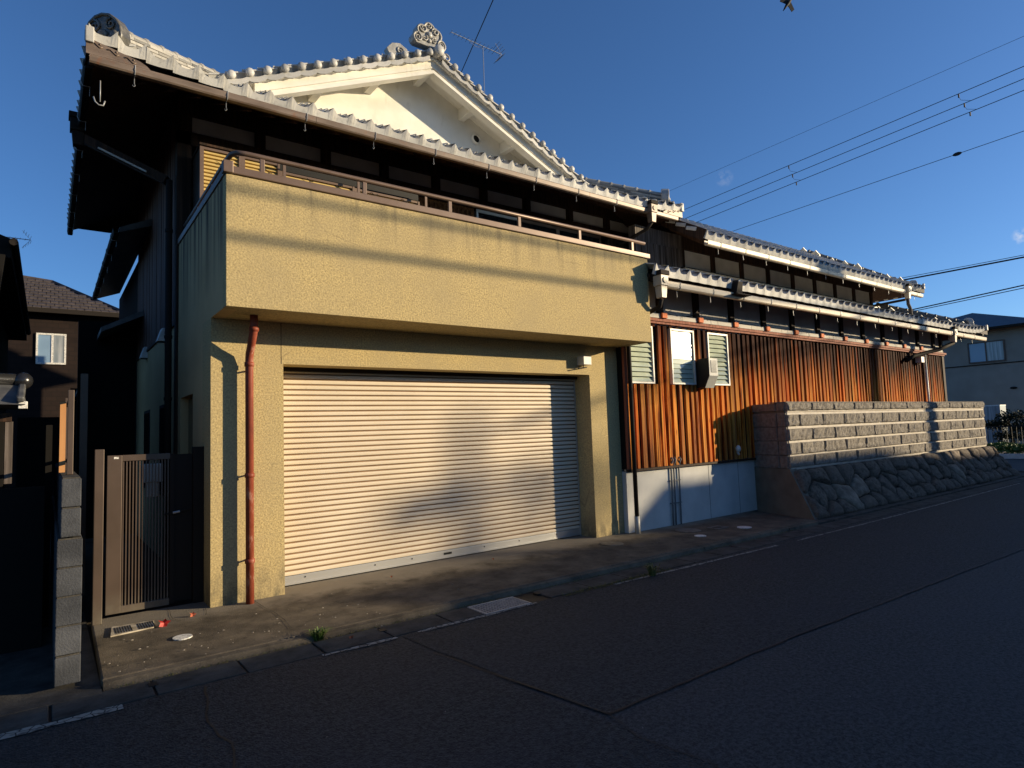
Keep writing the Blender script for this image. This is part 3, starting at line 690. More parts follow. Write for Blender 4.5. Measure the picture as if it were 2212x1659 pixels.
# shuttered openings behind the railing
LYV = 1.52
B(.165, 3.26, LYV+.02, WY-.03, 4.2, 5.36).build('shutter_box', 'dark_wood', ho)
B(.15, 3.27, LYV-.06, WY-.03, 5.362, 5.39).build('shutter_box_lid', 'dark_wood', ho)
def louvre(x0, x1, z0, z1, n, name='louvre_shutter', mat='louvre_paint', fm='bronze_rail'):
    f = MB(); f.box(x0, x0+.045, LYV-.055, LYV+.0, z0, z1).box(x1-.03, x1, LYV-.055, LYV+.0, z0, z1).box(x0+.045, x1-.03, LYV-.05, LYV, z1-.03, z1)
    f.box(x0+.045, x1-.03, LYV-.01, LYV+.02, z0, z1-.03)
    fo = f.build(name, fm, ho)
    dz = (z1-.03-z0)/n
    sl = MB().hexa([(x0+.045,LYV-.012,0),(x0+.045,LYV-.045,.004),(x0+.045,LYV-.014,dz*.96)], [(x1-.03,LYV-.012,0),(x1-.03,LYV-.045,.004),(x1-.03,LYV-.014,dz*.96)]).mesh('slat')
    sl.materials.append(M(mat))
    for k in range(n): link('slat', sl, None, fo, Matrix.Translation((0,0,z0+dz*k)))
louvre(.155, .645, 4.25, 5.345, 22); louvre(.645, 1.135, 4.25, 5.34, 22)
louvre(1.135, 2.19, 4.25, 5.245, 20); louvre(2.19, 3.25, 4.25, 5.23, 20)
B(1.14, 3.24, LYV-.03, LYV-.02, 5.25, 5.355).build('transom', 'black_rubber', ho)
MB().box(1.14, 3.3, LYV-.20, LYV-.18, 5.30, 5.318).build('guard_rail', 'bronze_rail', ho)
for x in (1.15, 2.19, 3.28): B(x-.018, x+.018, LYV-.205, LYV-.18, 4.25, 5.30).build('guard_post', 'bronze_rail', ho)
for x in (.45, 1.0, 1.55, 2.5, 3.0): MB().tube([(x-.05, LYV-.06, 5.215), (x-.02, LYV-.075, 5.175), (x+.02, LYV-.075, 5.175), (x+.05, LYV-.06, 5.205)], .005, 5).build('wire_hook', 'black_rubber', ho)
for i in range(12):
    x = 3.55+i*.09; MB().tube([(x, WY-.03, 4.25), (x, WY-.03, 5.5)], .012, 5).build('reed', 'reed_blind', ho)
B(3.5, 4.62, WY-.012, WY+.02, 4.25, 5.55).build('reed_blind', 'reed_blind', ho)
for a, b in ((4.66, 5.6), (5.6, 6.55), (6.55, 7.72)):
    f = MB(); f.box(a, a+.04, WY-.03, WY, 4.25, 5.55).box(b-.04, b, WY-.03, WY, 4.25, 5.55).box(a+.04, b-.04, WY-.03, WY, 5.50, 5.55).box(a+.04, b-.04, WY-.025, WY, 4.25, 4.32)
    fo = f.build('upstairs_window', 'aluminium' if a < 5.5 else 'bronze_rail', ho); B(a+.04, b-.04, WY-.012, WY-.004, 4.32, 5.50).build('pane', 'dark_glass', fo)
    B(a+.041, b-.041, WY+.0, WY+.02, 4.3, 5.5).build('curtain', 'panel_plaster' if a < 5 else 'dark_wood', fo)

# --- roof
P = .455; EX0, EX1, EY = -1.04, 8.86, .93; EZ = 5.885; RX = 3.91
roof = MB()
def planez(b): return EZ+P*b
# decks (undersides), thick slabs
t = .05
def deck(mb, poly, th=.05):
    mb.hexa([(x, y, z-th-.035) for x, y, z in poly], [(x, y, z-.035) for x, y, z in poly])
GB = 1.70   # depth of the front skirt
mb = MB()
deck(mb, [(EX0+.02, EY+.03, EZ), (EX1-.02, EY+.03, EZ), (EX1-GB, EY+GB, planez(GB)), (EX0+GB, EY+GB, planez(GB))])
deck(mb, [(EX0+.02, EY+.03, EZ), (EX0+GB, EY+GB, planez(GB)), (EX0+GB, 7.6, planez(GB)), (EX0+.02, 7.6, EZ)])
deck(mb, [(EX1-GB, EY+GB, planez(GB)), (EX1-.02, EY+.03, EZ), (EX1-.02, 7.6, EZ), (EX1-GB, 7.6, planez(GB))])
rd_ = mb.build('roof_deck', 'soffit_wood', ho)
mb = MB()
VY = 1.97; gx0, gx1 = .38, 7.44
zr = EZ+P*(RX-EX0)
deck(mb, [(gx0, VY+.06, EZ+P*(gx0-EX0)), (RX, VY+.06, zr), (RX, 7.7, zr), (gx0, 7.7, EZ+P*(gx0-EX0))])
deck(mb, [(RX, VY+.06, zr), (gx1, VY+.06, EZ+P*(EX1-gx1)), (gx1, 7.7, EZ+P*(EX1-gx1)), (RX, 7.7, zr)])
mb.build('upper_roof_deck', 'white_plaster', ho)
MB().hexa([(-.9, 7.55, 5.86), (8.7, 7.55, 5.86), (RX, 7.55, zr-.1)], [(-.9, 7.62, 5.86), (8.7, 7.62, 5.86), (RX, 7.62, zr-.1)]).build('rear_gable', 'dark_wood', ho)
def lift_fn(x0, x1, amp=.155, span=1.75):
    def f(a, b):
        x = x0+a; d = min(x-x0, x1-x); 
        return amp*max(0, 1-d/span)**1.7*max(0, 1-b/2.2)
    return f
roof_o = rd_
front = Slope((EX0, EY-.09, EZ-.005), (1,0,0), (0,1,0), P)
cols = []; n = int(round((EX1-EX0)/TW)); tw = (EX1-EX0)/n
for i in range(n):
    a = i*tw; x = EX0+a+tw/2; lim = min(x-EX0, EX1-x)+.25
    top = min(lim, 1.75 if 1.1 < x < 6.7 else 1.9)
    cols.append((a, 0, top/math.cos(front.t), True))
lf = lift_fn(EX0, EX1)
lay(front, cols, roof_o, 290, lf)
# soffit fascia and rafters of the front eave
for i in range(34):
    x = EX0+.25+i*(EX1-EX0-.5)/33; ye = EY+.04
    d = min(x-EX0, EX1-x); ymax = min(WY+.05, EY+max(.25, d))
    MB().bar((x, ye, EZ-.135), (x, ymax+.05, EZ-.135+P*(ymax+.01-EY)), .05, .07).build('rafter', 'soffit_wood', ho)
B(EX0+.3, EX1-.3, EY-.02, EY+.03, EZ-.15, EZ-.045).build('fascia', 'dark_wood', ho)
B(EX0-.0, EX0+.05, EY+.3, 7.6, EZ-.15, EZ-.045).build('fascia', 'dark_wood', ho)
# corner wedge boards with carved scrolls
for sx, x0 in ((1, EX0-.02), (-1, EX1+.02)):
    mb = MB(); y0, y1 = EY-.10, EY-.06
    prf = [(0, -.08), (0, .10), (.10, .075), (.3, .03), (.5, -.015), (.56, -.045), (.6, -.08)]
    mb.hexa([(x0+sx*a, y1, EZ+b) for a, b in prf], [(x0+sx*a, y0, EZ+b) for a, b in prf])
    co = mb.build('corner_board', 'copper_gutter', ho)
    for k, (cx, cz) in enumerate(((.09, .03), (.24, -.005), (.40, -.04))):
        m2 = MB(); m2.tube([(x0+sx*(cx-.05), y0-.002, EZ+cz+.02), (x0+sx*(cx-.02), y0-.004, EZ+cz+.028), (x0+sx*(cx+.01), y0-.004, EZ+cz), (x0+sx*(cx+.035), y0-.004, EZ+cz-.018), (x0+sx*(cx+.06), y0-.002, EZ+cz-.005)], .0075, 5)
        m2.ball((x0+sx*(cx+.035), y0, EZ+cz+.02), .012, 6, 4).build('carved_scroll', 'copper_gutter', co, smooth=True)
    MB().hexa([(x0+sx*a, EY-.06, EZ+b) for a, b in [(0,-.08),(0,.1),(.03,.1),(.03,-.08)]], [(x0+sx*a, EY+.6, EZ+b) for a, b in [(0,-.08),(0,-.02),(.03,-.02),(.03,-.08)]]).build('corner_board', 'dark_wood', ho)
gutter(ho, (EX0+.01, .87, 5.80), (8.74, .87, 5.80), 'copper_gutter')
gutter(ho, (EX0+.01, .95, 5.79), (EX0+.01, 7.6, 5.79), 'dark_metal', out=(-1,0,0))
# tip tile at left corner
B(EX0-.03, EX0+.05, EY-.13, EY-.08, EZ+.04, EZ+.215).build('corner_tile', 'silver_tile', ho, bevel=.01)
B(EX1-.03, EX1+.05, EY-.13, EY-.08, EZ+.04, EZ+.215).build('corner_tile', 'silver_tile', ho, bevel=.01)
# side slopes, joined tiles
def side_cols(side):
    cols = []; y = .95
    ny = int((7.6-.95)/TW)
    return ny
left = Slope((EX0+.0, 7.55, EZ), (0,-1,0), (1,0,0), P)
cols = []
for i in range(int((7.55-.95)/TW)+1):
    yy = 7.55-i*TW-TW/2
    if yy > VY+.0: cols.append((i*TW, 0, (RX-EX0)/math.cos(left.t), True)) if yy > 2.6 else cols.append((i*TW, (gx0-EX0)/math.cos(left.t), (RX-EX0)/math.cos(left.t), False))
lay(left, cols, roof_o, 0)
right = Slope((EX1, .95, EZ), (0,1,0), (-1,0,0), P)
cols = []
for i in range(int((7.55-.95)/TW)):
    yy = .95+i*TW+TW/2
    if yy > VY+.0: cols.append((i*TW, 0, (RX-EX0)/math.cos(left.t), True)) if yy > 2.6 else cols.append((i*TW, (EX1-gx1)/math.cos(left.t), (RX-EX0)/math.cos(left.t), False))
lay(right, cols, roof_o, 0)
lo_ = Slope((EX0+.0, 2.6, EZ), (0,-1,0), (1,0,0), P)
lay(lo_, [(i*TW, 0, ((2.6-i*TW-TW/2)-.95+.05)/math.cos(left.t), True) for i in range(6)], roof_o, 0)
lo_ = Slope((EX1, .95, EZ), (0,1,0), (-1,0,0), P)
lay(lo_, [(i*TW, 0, (i*TW+TW/2+.05)/math.cos(left.t), True) for i in range(6)], roof_o, 0)
# gable wall, barge boards, purlin ends
GY = 2.62
def gz(x, off): return EZ+P*(RX-EX0)-P*abs(x-RX)+off
mb = MB(); mb.hexa([(EX0+1.2, GY+.1, 6.4), (EX1-1.2, GY+.1, 6.4), (RX, GY+.1, gz(RX, -.06))][::-1], [(EX0+1.2, GY, 6.4), (EX1-1.2, GY, 6.4), (RX, GY, gz(RX, -.06))][::-1])
gw = mb.build('gable_wall', 'white_plaster', ho)
def barge(x0, x1, y0, y1, top, bot, name, mat='white_plaster'):
    MB().hexa([(x0, y1, gz(x0, bot)), (x1, y1, gz(x1, bot)), (x1, y1, gz(x1, top)), (x0, y1, gz(x0, top))], [(x0, y0, gz(x0, bot)), (x1, y0, gz(x1, bot)), (x1, y0, gz(x1, top)), (x0, y0, gz(x0, top))]).build(name, mat, ho)
for a, b in ((.72, RX), (RX, 7.1)):
    s = 1 if a < 1 else -1
    barge(a, b, VY+.15, VY+.24, -.0, -.078, 'barge_board')
    barge(a+(.25 if s > 0 else 0), b-(.25 if s < 0 else 0), VY+.105, VY+.24, -.080, -.212, 'barge_board')
    barge(a+(.4 if s > 0 else 0), b-(.4 if s < 0 else 0), VY+.125, VY+.25, -.214, -.250, 'barge_moulding')
    barge(a+(.5 if s > 0 else 0), b-(.5 if s < 0 else 0), VY+.095, VY+.25, -.252, -.31, 'barge_moulding')
for x in (1.97, 2.93, RX-.05, 4.80, 5.73):
    w = .06
    z1 = gz(x, -.05); zb = gz(x, -.215)
    if x == RX-.05: MB().box(x-.06, x+.06, VY+.255, GY, z1-.22, z1-.03).build('purlin_end', 'white_plaster', ho, bevel=.006)
    else: MB().hexa([(x-w, VY+.255, zb-.06), (x+w, VY+.255, zb-.06), (x+w, GY, zb-.06), (x-w, GY, zb-.06)], [(x-w, VY+.255, z1-.02), (x+w, VY+.255, z1-.02), (x+w, GY, z1-.02), (x-w, GY, z1-.02)]).build('purlin_end', 'white_plaster', ho, bevel=.006)
# round vent
vt = MB(); n = 20
for k in range(n):
    a0, a1 = 2*math.pi*k/n, 2*math.pi*(k+1)/n; c = (5.12, 7.19)
    q = lambda r_, a, y: (c[0]+r_*math.cos(a), y, c[1]+r_*math.sin(a))
    vt.quad(q(.105, a1, GY-.01), q(.105, a0, GY-.01), q(.075, a0, GY-.045), q(.075, a1, GY-.045)); vt.quad(q(.075, a1, GY-.045), q(.075, a0, GY-.045), q(.07, a0, GY-.005), q(.07, a1, GY-.005))
vo_ = vt.build('round_vent', 'white_plaster', ho, smooth=True)
MB().tube([(5.12, GY-.004, 7.19), (5.12, GY-.012, 7.19)], .07, 20).build('vent_mouth', 'black_rubber', vo_)
# verge tiles: round ends and drooping scalloped plates
for s in (-1, 1):
    for k in range(15):
        xx = RX+s*(.12+k*.243); 
        if abs(xx-RX) > 3.5: continue
        zc = gz(xx, .0)+.005
        MB().tube([(xx, VY+.55, zc+.02), (xx, VY-.02, zc+.030)], .052, 10).ball((xx, VY-.03, zc+.022), .062, 10, 6, (1, .6, 1)).build('round_verge_tile', 'silver_tile', ho, smooth=True)
        if k < 14:
            m1 = MB(); nn = 8; x0 = xx; x1 = xx+s*.243; T = []; Bm = []
            for j in range(nn+1):
                f = j/nn; x = x0+(x1-x0)*f; zt = gz(x, 0)-.012-.03*math.sin(math.pi*f); zb = gz(x, 0)-.088-.03*math.sin(math.pi*f)-.008*abs(math.sin(3*math.pi*f)); T.append((x, zt)); Bm.append((x, zb))
            for j in range(nn):
                m1.hexa([(T[j][0], VY+.03, T[j][1]), (T[j+1][0], VY+.03, T[j+1][1]), (Bm[j+1][0], VY+.03, Bm[j+1][1]), (Bm[j][0], VY+.03, Bm[j][1])], [(T[j][0], VY-.006, T[j][1]), (T[j+1][0], VY-.006, T[j+1][1]), (Bm[j+1][0], VY-.006, Bm[j+1][1]), (Bm[j][0], VY-.006, Bm[j][1])])
                m1.hexa([(T[j][0], VY-.004, T[j][1]-.02), (T[j+1][0], VY-.004, T[j+1][1]-.02), (T[j+1][0], VY-.004, T[j+1][1]), (T[j][0], VY-.004, T[j][1])], [(T[j][0], VY+.5, T[j][1]-.02), (T[j+1][0], VY+.5, T[j+1][1]-.02), (T[j+1][0], VY+.5, T[j+1][1]), (T[j][0], VY+.5, T[j][1])])
            m1.build('verge_tile', 'silver_tile', ho)
# ridge going back, plus ridges on hips, gable foot
ridge(roof_o, (RX, VY+.15, zr+.02), (RX, 7.6, zr+.02), courses=3, mat='dark_tile')
H0 = Vector((EX0+.22, EY+.22, EZ+.17)); 
ridge(ho, (EX0+.24, EY+.22, EZ+.20), (gx0+.32, EY+1.66, EZ+P*1.5+.13), courses=5, w=.24, h=.043, cap=.08)
ridge(ho, (EX1-.24, EY+.22, EZ+.20), (gx1-.32, EY+1.66, EZ+P*1.5+.13), courses=5, w=.24, h=.043, cap=.08)
ridge(ho, (EX0+1.72, GY-.09, EZ+P*1.6+.03), (EX1-1.72, GY-.09, EZ+P*1.6+.03), courses=3, w=.16, h=.04, cap=.05, name='foot_ridge_tile')
ridge(ho, (gx1-.95, VY+.22, EZ+P*1.22), (gx1-.1, VY+.2, EZ+P*1.2), courses=3, w=.18, h=.04, cap=.05, name='foot_ridge_tile')
ornament(ho, (EX0+.17, EY+.15, EZ+.17), (-1,-1,-.12), .50, 'arch', 'shaded_ornament')  # left corner gets the copy with shade in its colour
ornament(ho, (EX1-.17, EY+.15, EZ+.17), (1,-1,-.12), .50, 'arch')
ornament(ho, (RX-.12, VY+.02, gz(RX, .08)), (0,-1,0), .58, 'cloud')
xform(MB().hexa([(x, .12, z) for x, z in ((-.2,0),(-.24,.08),(-.14,.2),(0,.24),(.13,.18),(.2,.05),(.2,0))], [(x, 0, z) for x, z in ((-.2,0),(-.24,.08),(-.14,.2),(0,.24),(.13,.18),(.2,.05),(.2,0))]), Matrix.Translation((RX-.66, VY+.04, gz(RX-.66, .03)))).build('ornament_fin', 'ornament_tile', ho, bevel=.01)
m1 = MB(); spiral(m1, RX-.66, gz(RX-.66, .13), .07, VY+.03, 1.4, 0, 1, .014); m1.build('ornament_scrolls', 'ornament_tile', ho, smooth=True)
m1 = MB().ball((RX+.03, VY-.07, gz(RX, .03)), .095, 12, 8, (1, .6, 1)); m1.tube([(RX+.03, VY-.06, gz(RX, .03)), (RX+.03, VY+.3, gz(RX, .03))], .085, 12).build('ridge_end_tile', 'silver_tile', ho, smooth=True)
m1 = MB(); spiral(m1, RX+.2, gz(RX+.2, .06), .07, VY-.02, 1.2, 2, -1, .018); m1.build('ornament_scrolls', 'ornament_tile', ho, smooth=True)
# rainwater head and pipe, right corner; side pipe, left corner
def rain_head(parent, x, y, z, mat='copper_gutter', s=1.0):
    b = MB(); b.box(x-.10*s, x+.10*s, y-.10*s, y+.08*s, z-.04, z+.03); h = b.build('rain_head', 'dark_metal', parent, bevel=.006)
    B(x-.085*s, x+.085*s, y-.085*s, y+.07*s, z-.20*s, z-.042).build('rain_box', mat, h, bevel=.005)
    MB().tube([(x, y-.087*s, z-.12*s), (x, y-.10*s, z-.12*s)], .045*s, 14).build('round_boss', mat, h)
    MB().hexa([(x-.05*s, y-.06*s, z-.38*s), (x+.05*s, y-.06*s, z-.38*s), (x+.05*s, y+.05*s, z-.38*s), (x-.05*s, y+.05*s, z-.38*s)], [(x-.065*s, y-.07*s, z-.205*s), (x+.065*s, y-.07*s, z-.205*s), (x+.065*s, y+.06*s, z-.205*s), (x-.065*s, y+.06*s, z-.205*s)]).build('rain_spout', mat, h)
    return h
rain_head(ho, 7.93, .83, 5.92); MB().tube([(7.93, .83, 5.55), (7.93, .95, 5.45), (7.85, 1.7, 5.28), (7.85, 1.95, 5.1), (7.85, 1.95, 4.4)], .035, 8).build('down_pipe', 'dark_metal', ho, smooth=True)
rain_head(ho, EX0-.03, 2.6, 5.86, 'dark_metal'); MB().bar((EX0-.02, 2.62, 5.62), (-.12, 2.17, 5.08), .10, .11).build('leader_board', 'dark_wood', ho); MB().tube([(-.09, 2.14, 5.08), (-.09, 2.14, .0)], .042, 10).build('down_pipe', 'dark_metal', ho, smooth=True)
MB().tube([(-.86, 2.42, 5.44), (-.35, 2.17, 5.15)], .012, 6).build('light_strip', 'panel_plaster', ho)  # pale strip put in for the streak of light along the leader
for z in (4.4, 3.0, 2.2, 1.0): MB().tube([(-.09, 2.14, z-.02), (-.09, 2.14, z+.02)], .05, 10).build('pipe_collar', 'dark_metal', ho)
m1 = MB(); m1.tube([(EX0+.12, 1.0, 5.62), (EX0+.12, 1.0, 5.38)], .006, 5); m1.tube([(EX0+.06, 1.0, 5.42), (EX0+.075, 1.0, 5.37), (EX0+.11, 1.0, 5.34), (EX0+.15, 1.0, 5.345), (EX0+.165, 1.0, 5.40)], .008, 5); m1.build('hanging_hook', 'galvanised', ho, smooth=True)
# lower back wing with its own eave
bw = thing('rear_wing', 'black lower wing with tiled eave behind the left side of the timber house', 'house', (1, 9, 0))
for (x0, y0, y1, z0) in ((-.45, 4.6, 10.2, 5.10),):
    MB().hexa([(x0, y0, z0-.08), (x0, y1, z0-.08), (0, y1, z0+.1), (0, y0, z0+.1)], [(x0, y0, z0), (x0, y1, z0), (0, y1, z0+.22), (0, y0, z0+.22)]).build('roof', 'dark_tile', bw)
    gutter(bw, (x0-.04, y0, z0-.02), (x0-.04, y1, z0-.02), 'dark_metal', out=(-1,0,0))
B(.05, 3, 6.85, 11, 0, 5.2).build('wall', 'black_wall', bw)
MB().hexa([(-.62, 5.6, 3.55), (-.62, 10.5, 3.55), (.04, 10.5, 3.9), (.04, 5.6, 3.9)], [(-.62, 5.6, 3.63), (-.62, 10.5, 3.63), (.04, 10.5, 4.0), (.04, 5.6, 4.0)]).build('pent_roof', 'dark_tile', bw)
MB().hexa([(-.85, 7.2, 2.7), (-.85, 11, 2.7), (.04, 11, 3.1), (.04, 7.2, 3.1)], [(-.85, 7.2, 2.78), (-.85, 11, 2.78), (.04, 11, 3.2), (.04, 7.2, 3.2)]).build('porch_roof', 'dark_tile', bw)
B(-.7, -.62, 7.3, 7.4, 0, 2.75).build('porch_post', 'dark_wood', bw); B(-.9, .0, 11.0, 11.1, 0, 3).build('porch_wall', 'black_wall', bw)

# ================================================================== LONG WING
WX1 = 19.02; FY = -.135; WX0 = 5.91
lw = thing('long_wing', 'long low house wing with orange cedar boards and two tiers of white lit roof tiles', 'house', (13, 1.5, 0))
B(WX0, WX1, FY+.05, FY+.18, 0, .94).build('base_wall', 'blue_grey_render', lw)
B(WX0+.003, WX0+.1, FY+.18, .5, 0, 3.4).build('base_wall', 'blue_grey_render', lw)
for x in (7.99, 8.87): B(x-.002, x+.002, FY+.047, FY+.0505, 0, .94).build('wall_joint', 'gutter_concrete', lw)
B(WX0, WX1, FY-.01, FY+.05, .94, .975).build('sill_board', 'dark_wood', lw)
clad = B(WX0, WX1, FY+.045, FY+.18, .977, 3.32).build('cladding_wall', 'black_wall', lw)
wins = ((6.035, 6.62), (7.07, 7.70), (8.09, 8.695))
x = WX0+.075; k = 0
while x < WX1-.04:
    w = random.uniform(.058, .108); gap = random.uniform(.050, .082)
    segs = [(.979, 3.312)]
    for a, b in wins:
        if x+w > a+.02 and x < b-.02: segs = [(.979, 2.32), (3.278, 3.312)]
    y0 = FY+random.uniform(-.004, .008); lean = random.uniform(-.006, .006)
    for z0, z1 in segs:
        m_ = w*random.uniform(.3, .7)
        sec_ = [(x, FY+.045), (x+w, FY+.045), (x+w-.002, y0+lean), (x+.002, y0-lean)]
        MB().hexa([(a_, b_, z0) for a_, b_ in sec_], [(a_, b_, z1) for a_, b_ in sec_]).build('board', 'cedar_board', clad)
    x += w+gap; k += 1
B(WX0+.012, WX0+.06, FY-.014, FY+.04, .98, 3.32).build('corner_trim', 'warm_trim', lw)
B(WX0+.0, WX1, FY-.045, FY+.05, 3.322, 3.358).build('trim_board', 'warm_trim', lw)
B(WX0+.0, WX1+.08, FY-.065, FY+.05, 3.361, 3.408).build('trim_board', 'warm_trim', lw)
B(WX0+.0, WX1-.1, FY+.04, FY+.18, 3.41, 4.1).build('panel_wall', 'dark_wood', lw)
fx = lambda q: .980*q-.026
pp = [fx(q) for q in (6.05, 7.015, 8.01, 9.084, 10.17, 11.257, 12.323, 13.40, 14.466, 15.559, 16.614, 17.691, 18.76, 19.3)]
for a, b in zip(pp, pp[1:]):
    B(a+.08, b-.08, FY+.012, FY+.042, 3.52, 4.05).build('plaster_panel', 'panel_plaster', lw)
    for j in range(2):
        q0 = a+.07+(b-a-.14)*j/2; q1 = a+.07+(b-a-.14)*(j+1)/2
        MB().hexa([(q0+.003, FY-.075, 3.41), (q1-.003, FY-.075, 3.41), (q1-.003, FY+.04, 3.41), (q0+.003, FY+.04, 3.41)], [(q0+.003, FY-.07, 3.488), (q1-.003, FY-.07, 3.488), (q1-.003, FY+.04, 3.518), (q0+.003, FY+.04, 3.518)]).build('ledge_block', 'panel_plaster', lw, bevel=.004)
for x in pp[1:-1]:
    B(x-.065, x+.065, FY-.03, FY+.05, 3.412, 4.05).build('post', 'dark_wood', lw); B(x-.06, x+.06, FY-.11, FY-.076, 3.415, 3.50).build('post_foot', 'post_foot_mat', lw)
    B(x-.05, x+.05, FY-.075, FY-.03, 3.415, 3.48).build('post_block', 'warm_trim', lw)
B(WX1-.14, WX1-.001, FY-.02, .15, .977, 4.0).build('corner_post', 'dark_wood', lw)
B(WX1-.12, WX1-.002, .18, 6, 0, 3.9).build('end_wall', 'side_wood', lw)
# louvred glass windows
for i, (a, b) in enumerate(wins):
    f = MB(); z0, z1 = 2.325, 3.273; q = FY
    f.box(a, a+.03, q-.022, q+.045, z0, z1).box(b-.03, b, q-.022, q+.045, z0, z1).box(a+.03, b-.03, q-.021, q+.045, z1-.035, z1).box(a+.03, b-.03, q-.023, q+.045, z0, z0+.03)
    fo = f.build('louvre_window', 'white_plastic', lw, bevel=.003)
    B(a+.03, b-.03, q+.036, q+.044, z0+.03, z1-.035).build('insect_screen', 'dark_glass', fo)
    n = 11; dz = (z1-.035-z0-.03)/n
    mb = MB().box(a+.032, b-.032, -.003, .003, -dz*.5+.001, dz*.5-.003); me = mb.mesh('glass_slat'); me.materials.append(M('louvre_glass'))
    for k in range(n):
        ang = -R(4.1+max(0, .66-(k+.5)/n)*20+random.uniform(-.3, .3)) if i == 1 else -R(24+random.uniform(-2, 2))
        link('glass_slat', me, None, fo, Matrix.Translation((0, q+.01, z0+.03+dz*(k+.5))) @ Matrix.Rotation(ang, 4, 'X'))
# lower roof
LEY, LEZ, LP = -.78, 3.975, .40
LX0, LX1 = 5.93, 20.25
lro = MB()
lro.hexa([(LX0+.02, LEY+.06, LEZ-.09), (LX1, LEY+.06, LEZ-.09), (LX1-2.0, 1.28, LEZ+LP*2.04-.09), (LX0+.02, 1.28, LEZ+LP*2.04-.09)], [(LX0+.02, LEY+.06, LEZ-.035), (LX1, LEY+.06, LEZ-.035), (LX1-2.0, 1.28, LEZ+LP*2.04-.035), (LX0+.02, 1.28, LEZ+LP*2.04-.035)])
lro.hexa([(LX1-2.0, 1.28, LEZ+LP*2.04-.09), (LX1, LEY+.06, LEZ-.09), (LX1, 6, LEZ-.09), (LX1-2, 6, LEZ+LP*2.04-.09)], [(LX1-2.0, 1.28, LEZ+LP*2.04-.035), (LX1, LEY+.06, LEZ-.035), (LX1, 6, LEZ-.035), (LX1-2, 6, LEZ+LP*2.04-.035)])
lrd = lro.build('lower_roof', 'soffit_wood', lw)
lower = Slope((LX0, LEY-.06, LEZ), (1,0,0), (0,1,0), LP)
n = int(round((LX1-LX0)/TW)); tw = (LX1-LX0)/n; cols = []
for i in range(n):
    x = LX0+(i+.5)*tw; cols.append((i*tw, 0, min(2.03 if x > 9.3 else 2.1, LX1-x+.15)/math.cos(lower.t), True))
lay(lower, cols, lrd, 290, lambda a, b: .12*max(0, 1-(LX1-LX0-a)/1.6)**1.6)
rs = Slope((LX1, LEY, LEZ), (0,1,0), (-1,0,0), LP)
lay(rs, [(i*TW, 0, min(2.0, i*TW+.2)/math.cos(rs.t), True) for i in range(24)], lrd, 0)
for i in range(46):
    x = LX0+.15+i*(LX1-LX0-.6)/45
    MB().bar((x, LEY+.07, LEZ-.125), (x, FY+.03, LEZ-.125+LP*(FY-LEY-.04)), .045, .06).build('rafter', 'soffit_wood', lw)
B(LX0+.05, LX1-.1, LEY+.02, LEY+.06, LEZ-.14, LEZ-.05).build('fascia', 'dark_wood', lw)
gutter(lw, (LX0+.12, -.83, 3.825), (LX1-.1, -.83, 3.825), 'cream_gutter', h=.10, n_clip=.85)
rain_head(lw, 6.06, -.83, 3.935, 'cream_gutter', 1.0)
MB().tube([(6.06, -.83, 3.54), (6.08, -.78, 3.44), (6.06, -.3, 3.3), (5.99, FY-.06, 3.1), (5.985, FY-.06, 2.9), (5.985, FY-.06, .25)], .034, 8).build('down_pipe', 'dark_metal', lw, smooth=True)
MB().tube([(5.985, FY-.06, .26), (5.985, FY-.06, 0)], .043, 10).build('pipe_foot', 'grey_plastic', lw, smooth=True)
rain_head(lw, 17.72, -.83, 3.935, 'cream_gutter', 1.0)
MB().tube([(17.72, -.83, 3.54), (17.4, -.6, 3.38), (16.7, FY-.12, 3.22), (16.35, FY-.07, 3.08)], .05, 8).build('down_pipe', 'dark_metal', lw, smooth=True)
MB().tube([(17.58, FY-.06, 3.30), (17.58, FY-.06, 1.0)], .03, 8).build('down_pipe', 'white_plastic', lw, smooth=True)
# flashing strip at the top of lower roof
MB().box(9.25, 18.25, 1.10, 1.25, 4.825, 4.895).build('flashing_strip', 'cream_gutter', lw, bevel=.004)
MB().box(9.25, 18.25, 1.14, 1.25, 4.90, 4.93).build('flashing_strip', 'dark_metal', lw)
# upper wall
UY = 1.25
B(9.30, 18.15, UY+.055, UY+.16, 4.87, 5.62).build('upper_wall', 'dark_wood', lw)
B(7.9, 9.34, UY-.02, UY+.16, 4.5, 5.62).build('upper_plank_wall', 'weathered_wood', lw)
for x in (8.05, 8.22, 8.42, 8.60, 8.79, 8.97, 9.14): B(x, x+.14, UY-.04, UY-.021, 4.55, 5.3).build('plank', 'weathered_wood', lw)
up_ = [9.36, 10.427, 11.521, 12.626, 13.755, 14.842, 15.93, 17.025, 18.10]
for a, b in zip(up_, up_[1:]):
    B(a+.07, b-.07, UY+.03, UY+.054, 4.98, 5.34).build('plaster_panel', 'panel_plaster', lw)
    B(a+.07, b-.07, UY+.015, UY+.054, 4.875, 4.975).build('base_panel', 'weathered_wood', lw)
for x in up_: B(x-.065, x+.065, UY-.01, UY+.07, 4.87, 5.6).build('post', 'dark_wood', lw)
B(9.3, 18.2, UY-.015, UY+.05, 5.345, 5.62).build('upper_plate', 'dark_wood', lw)
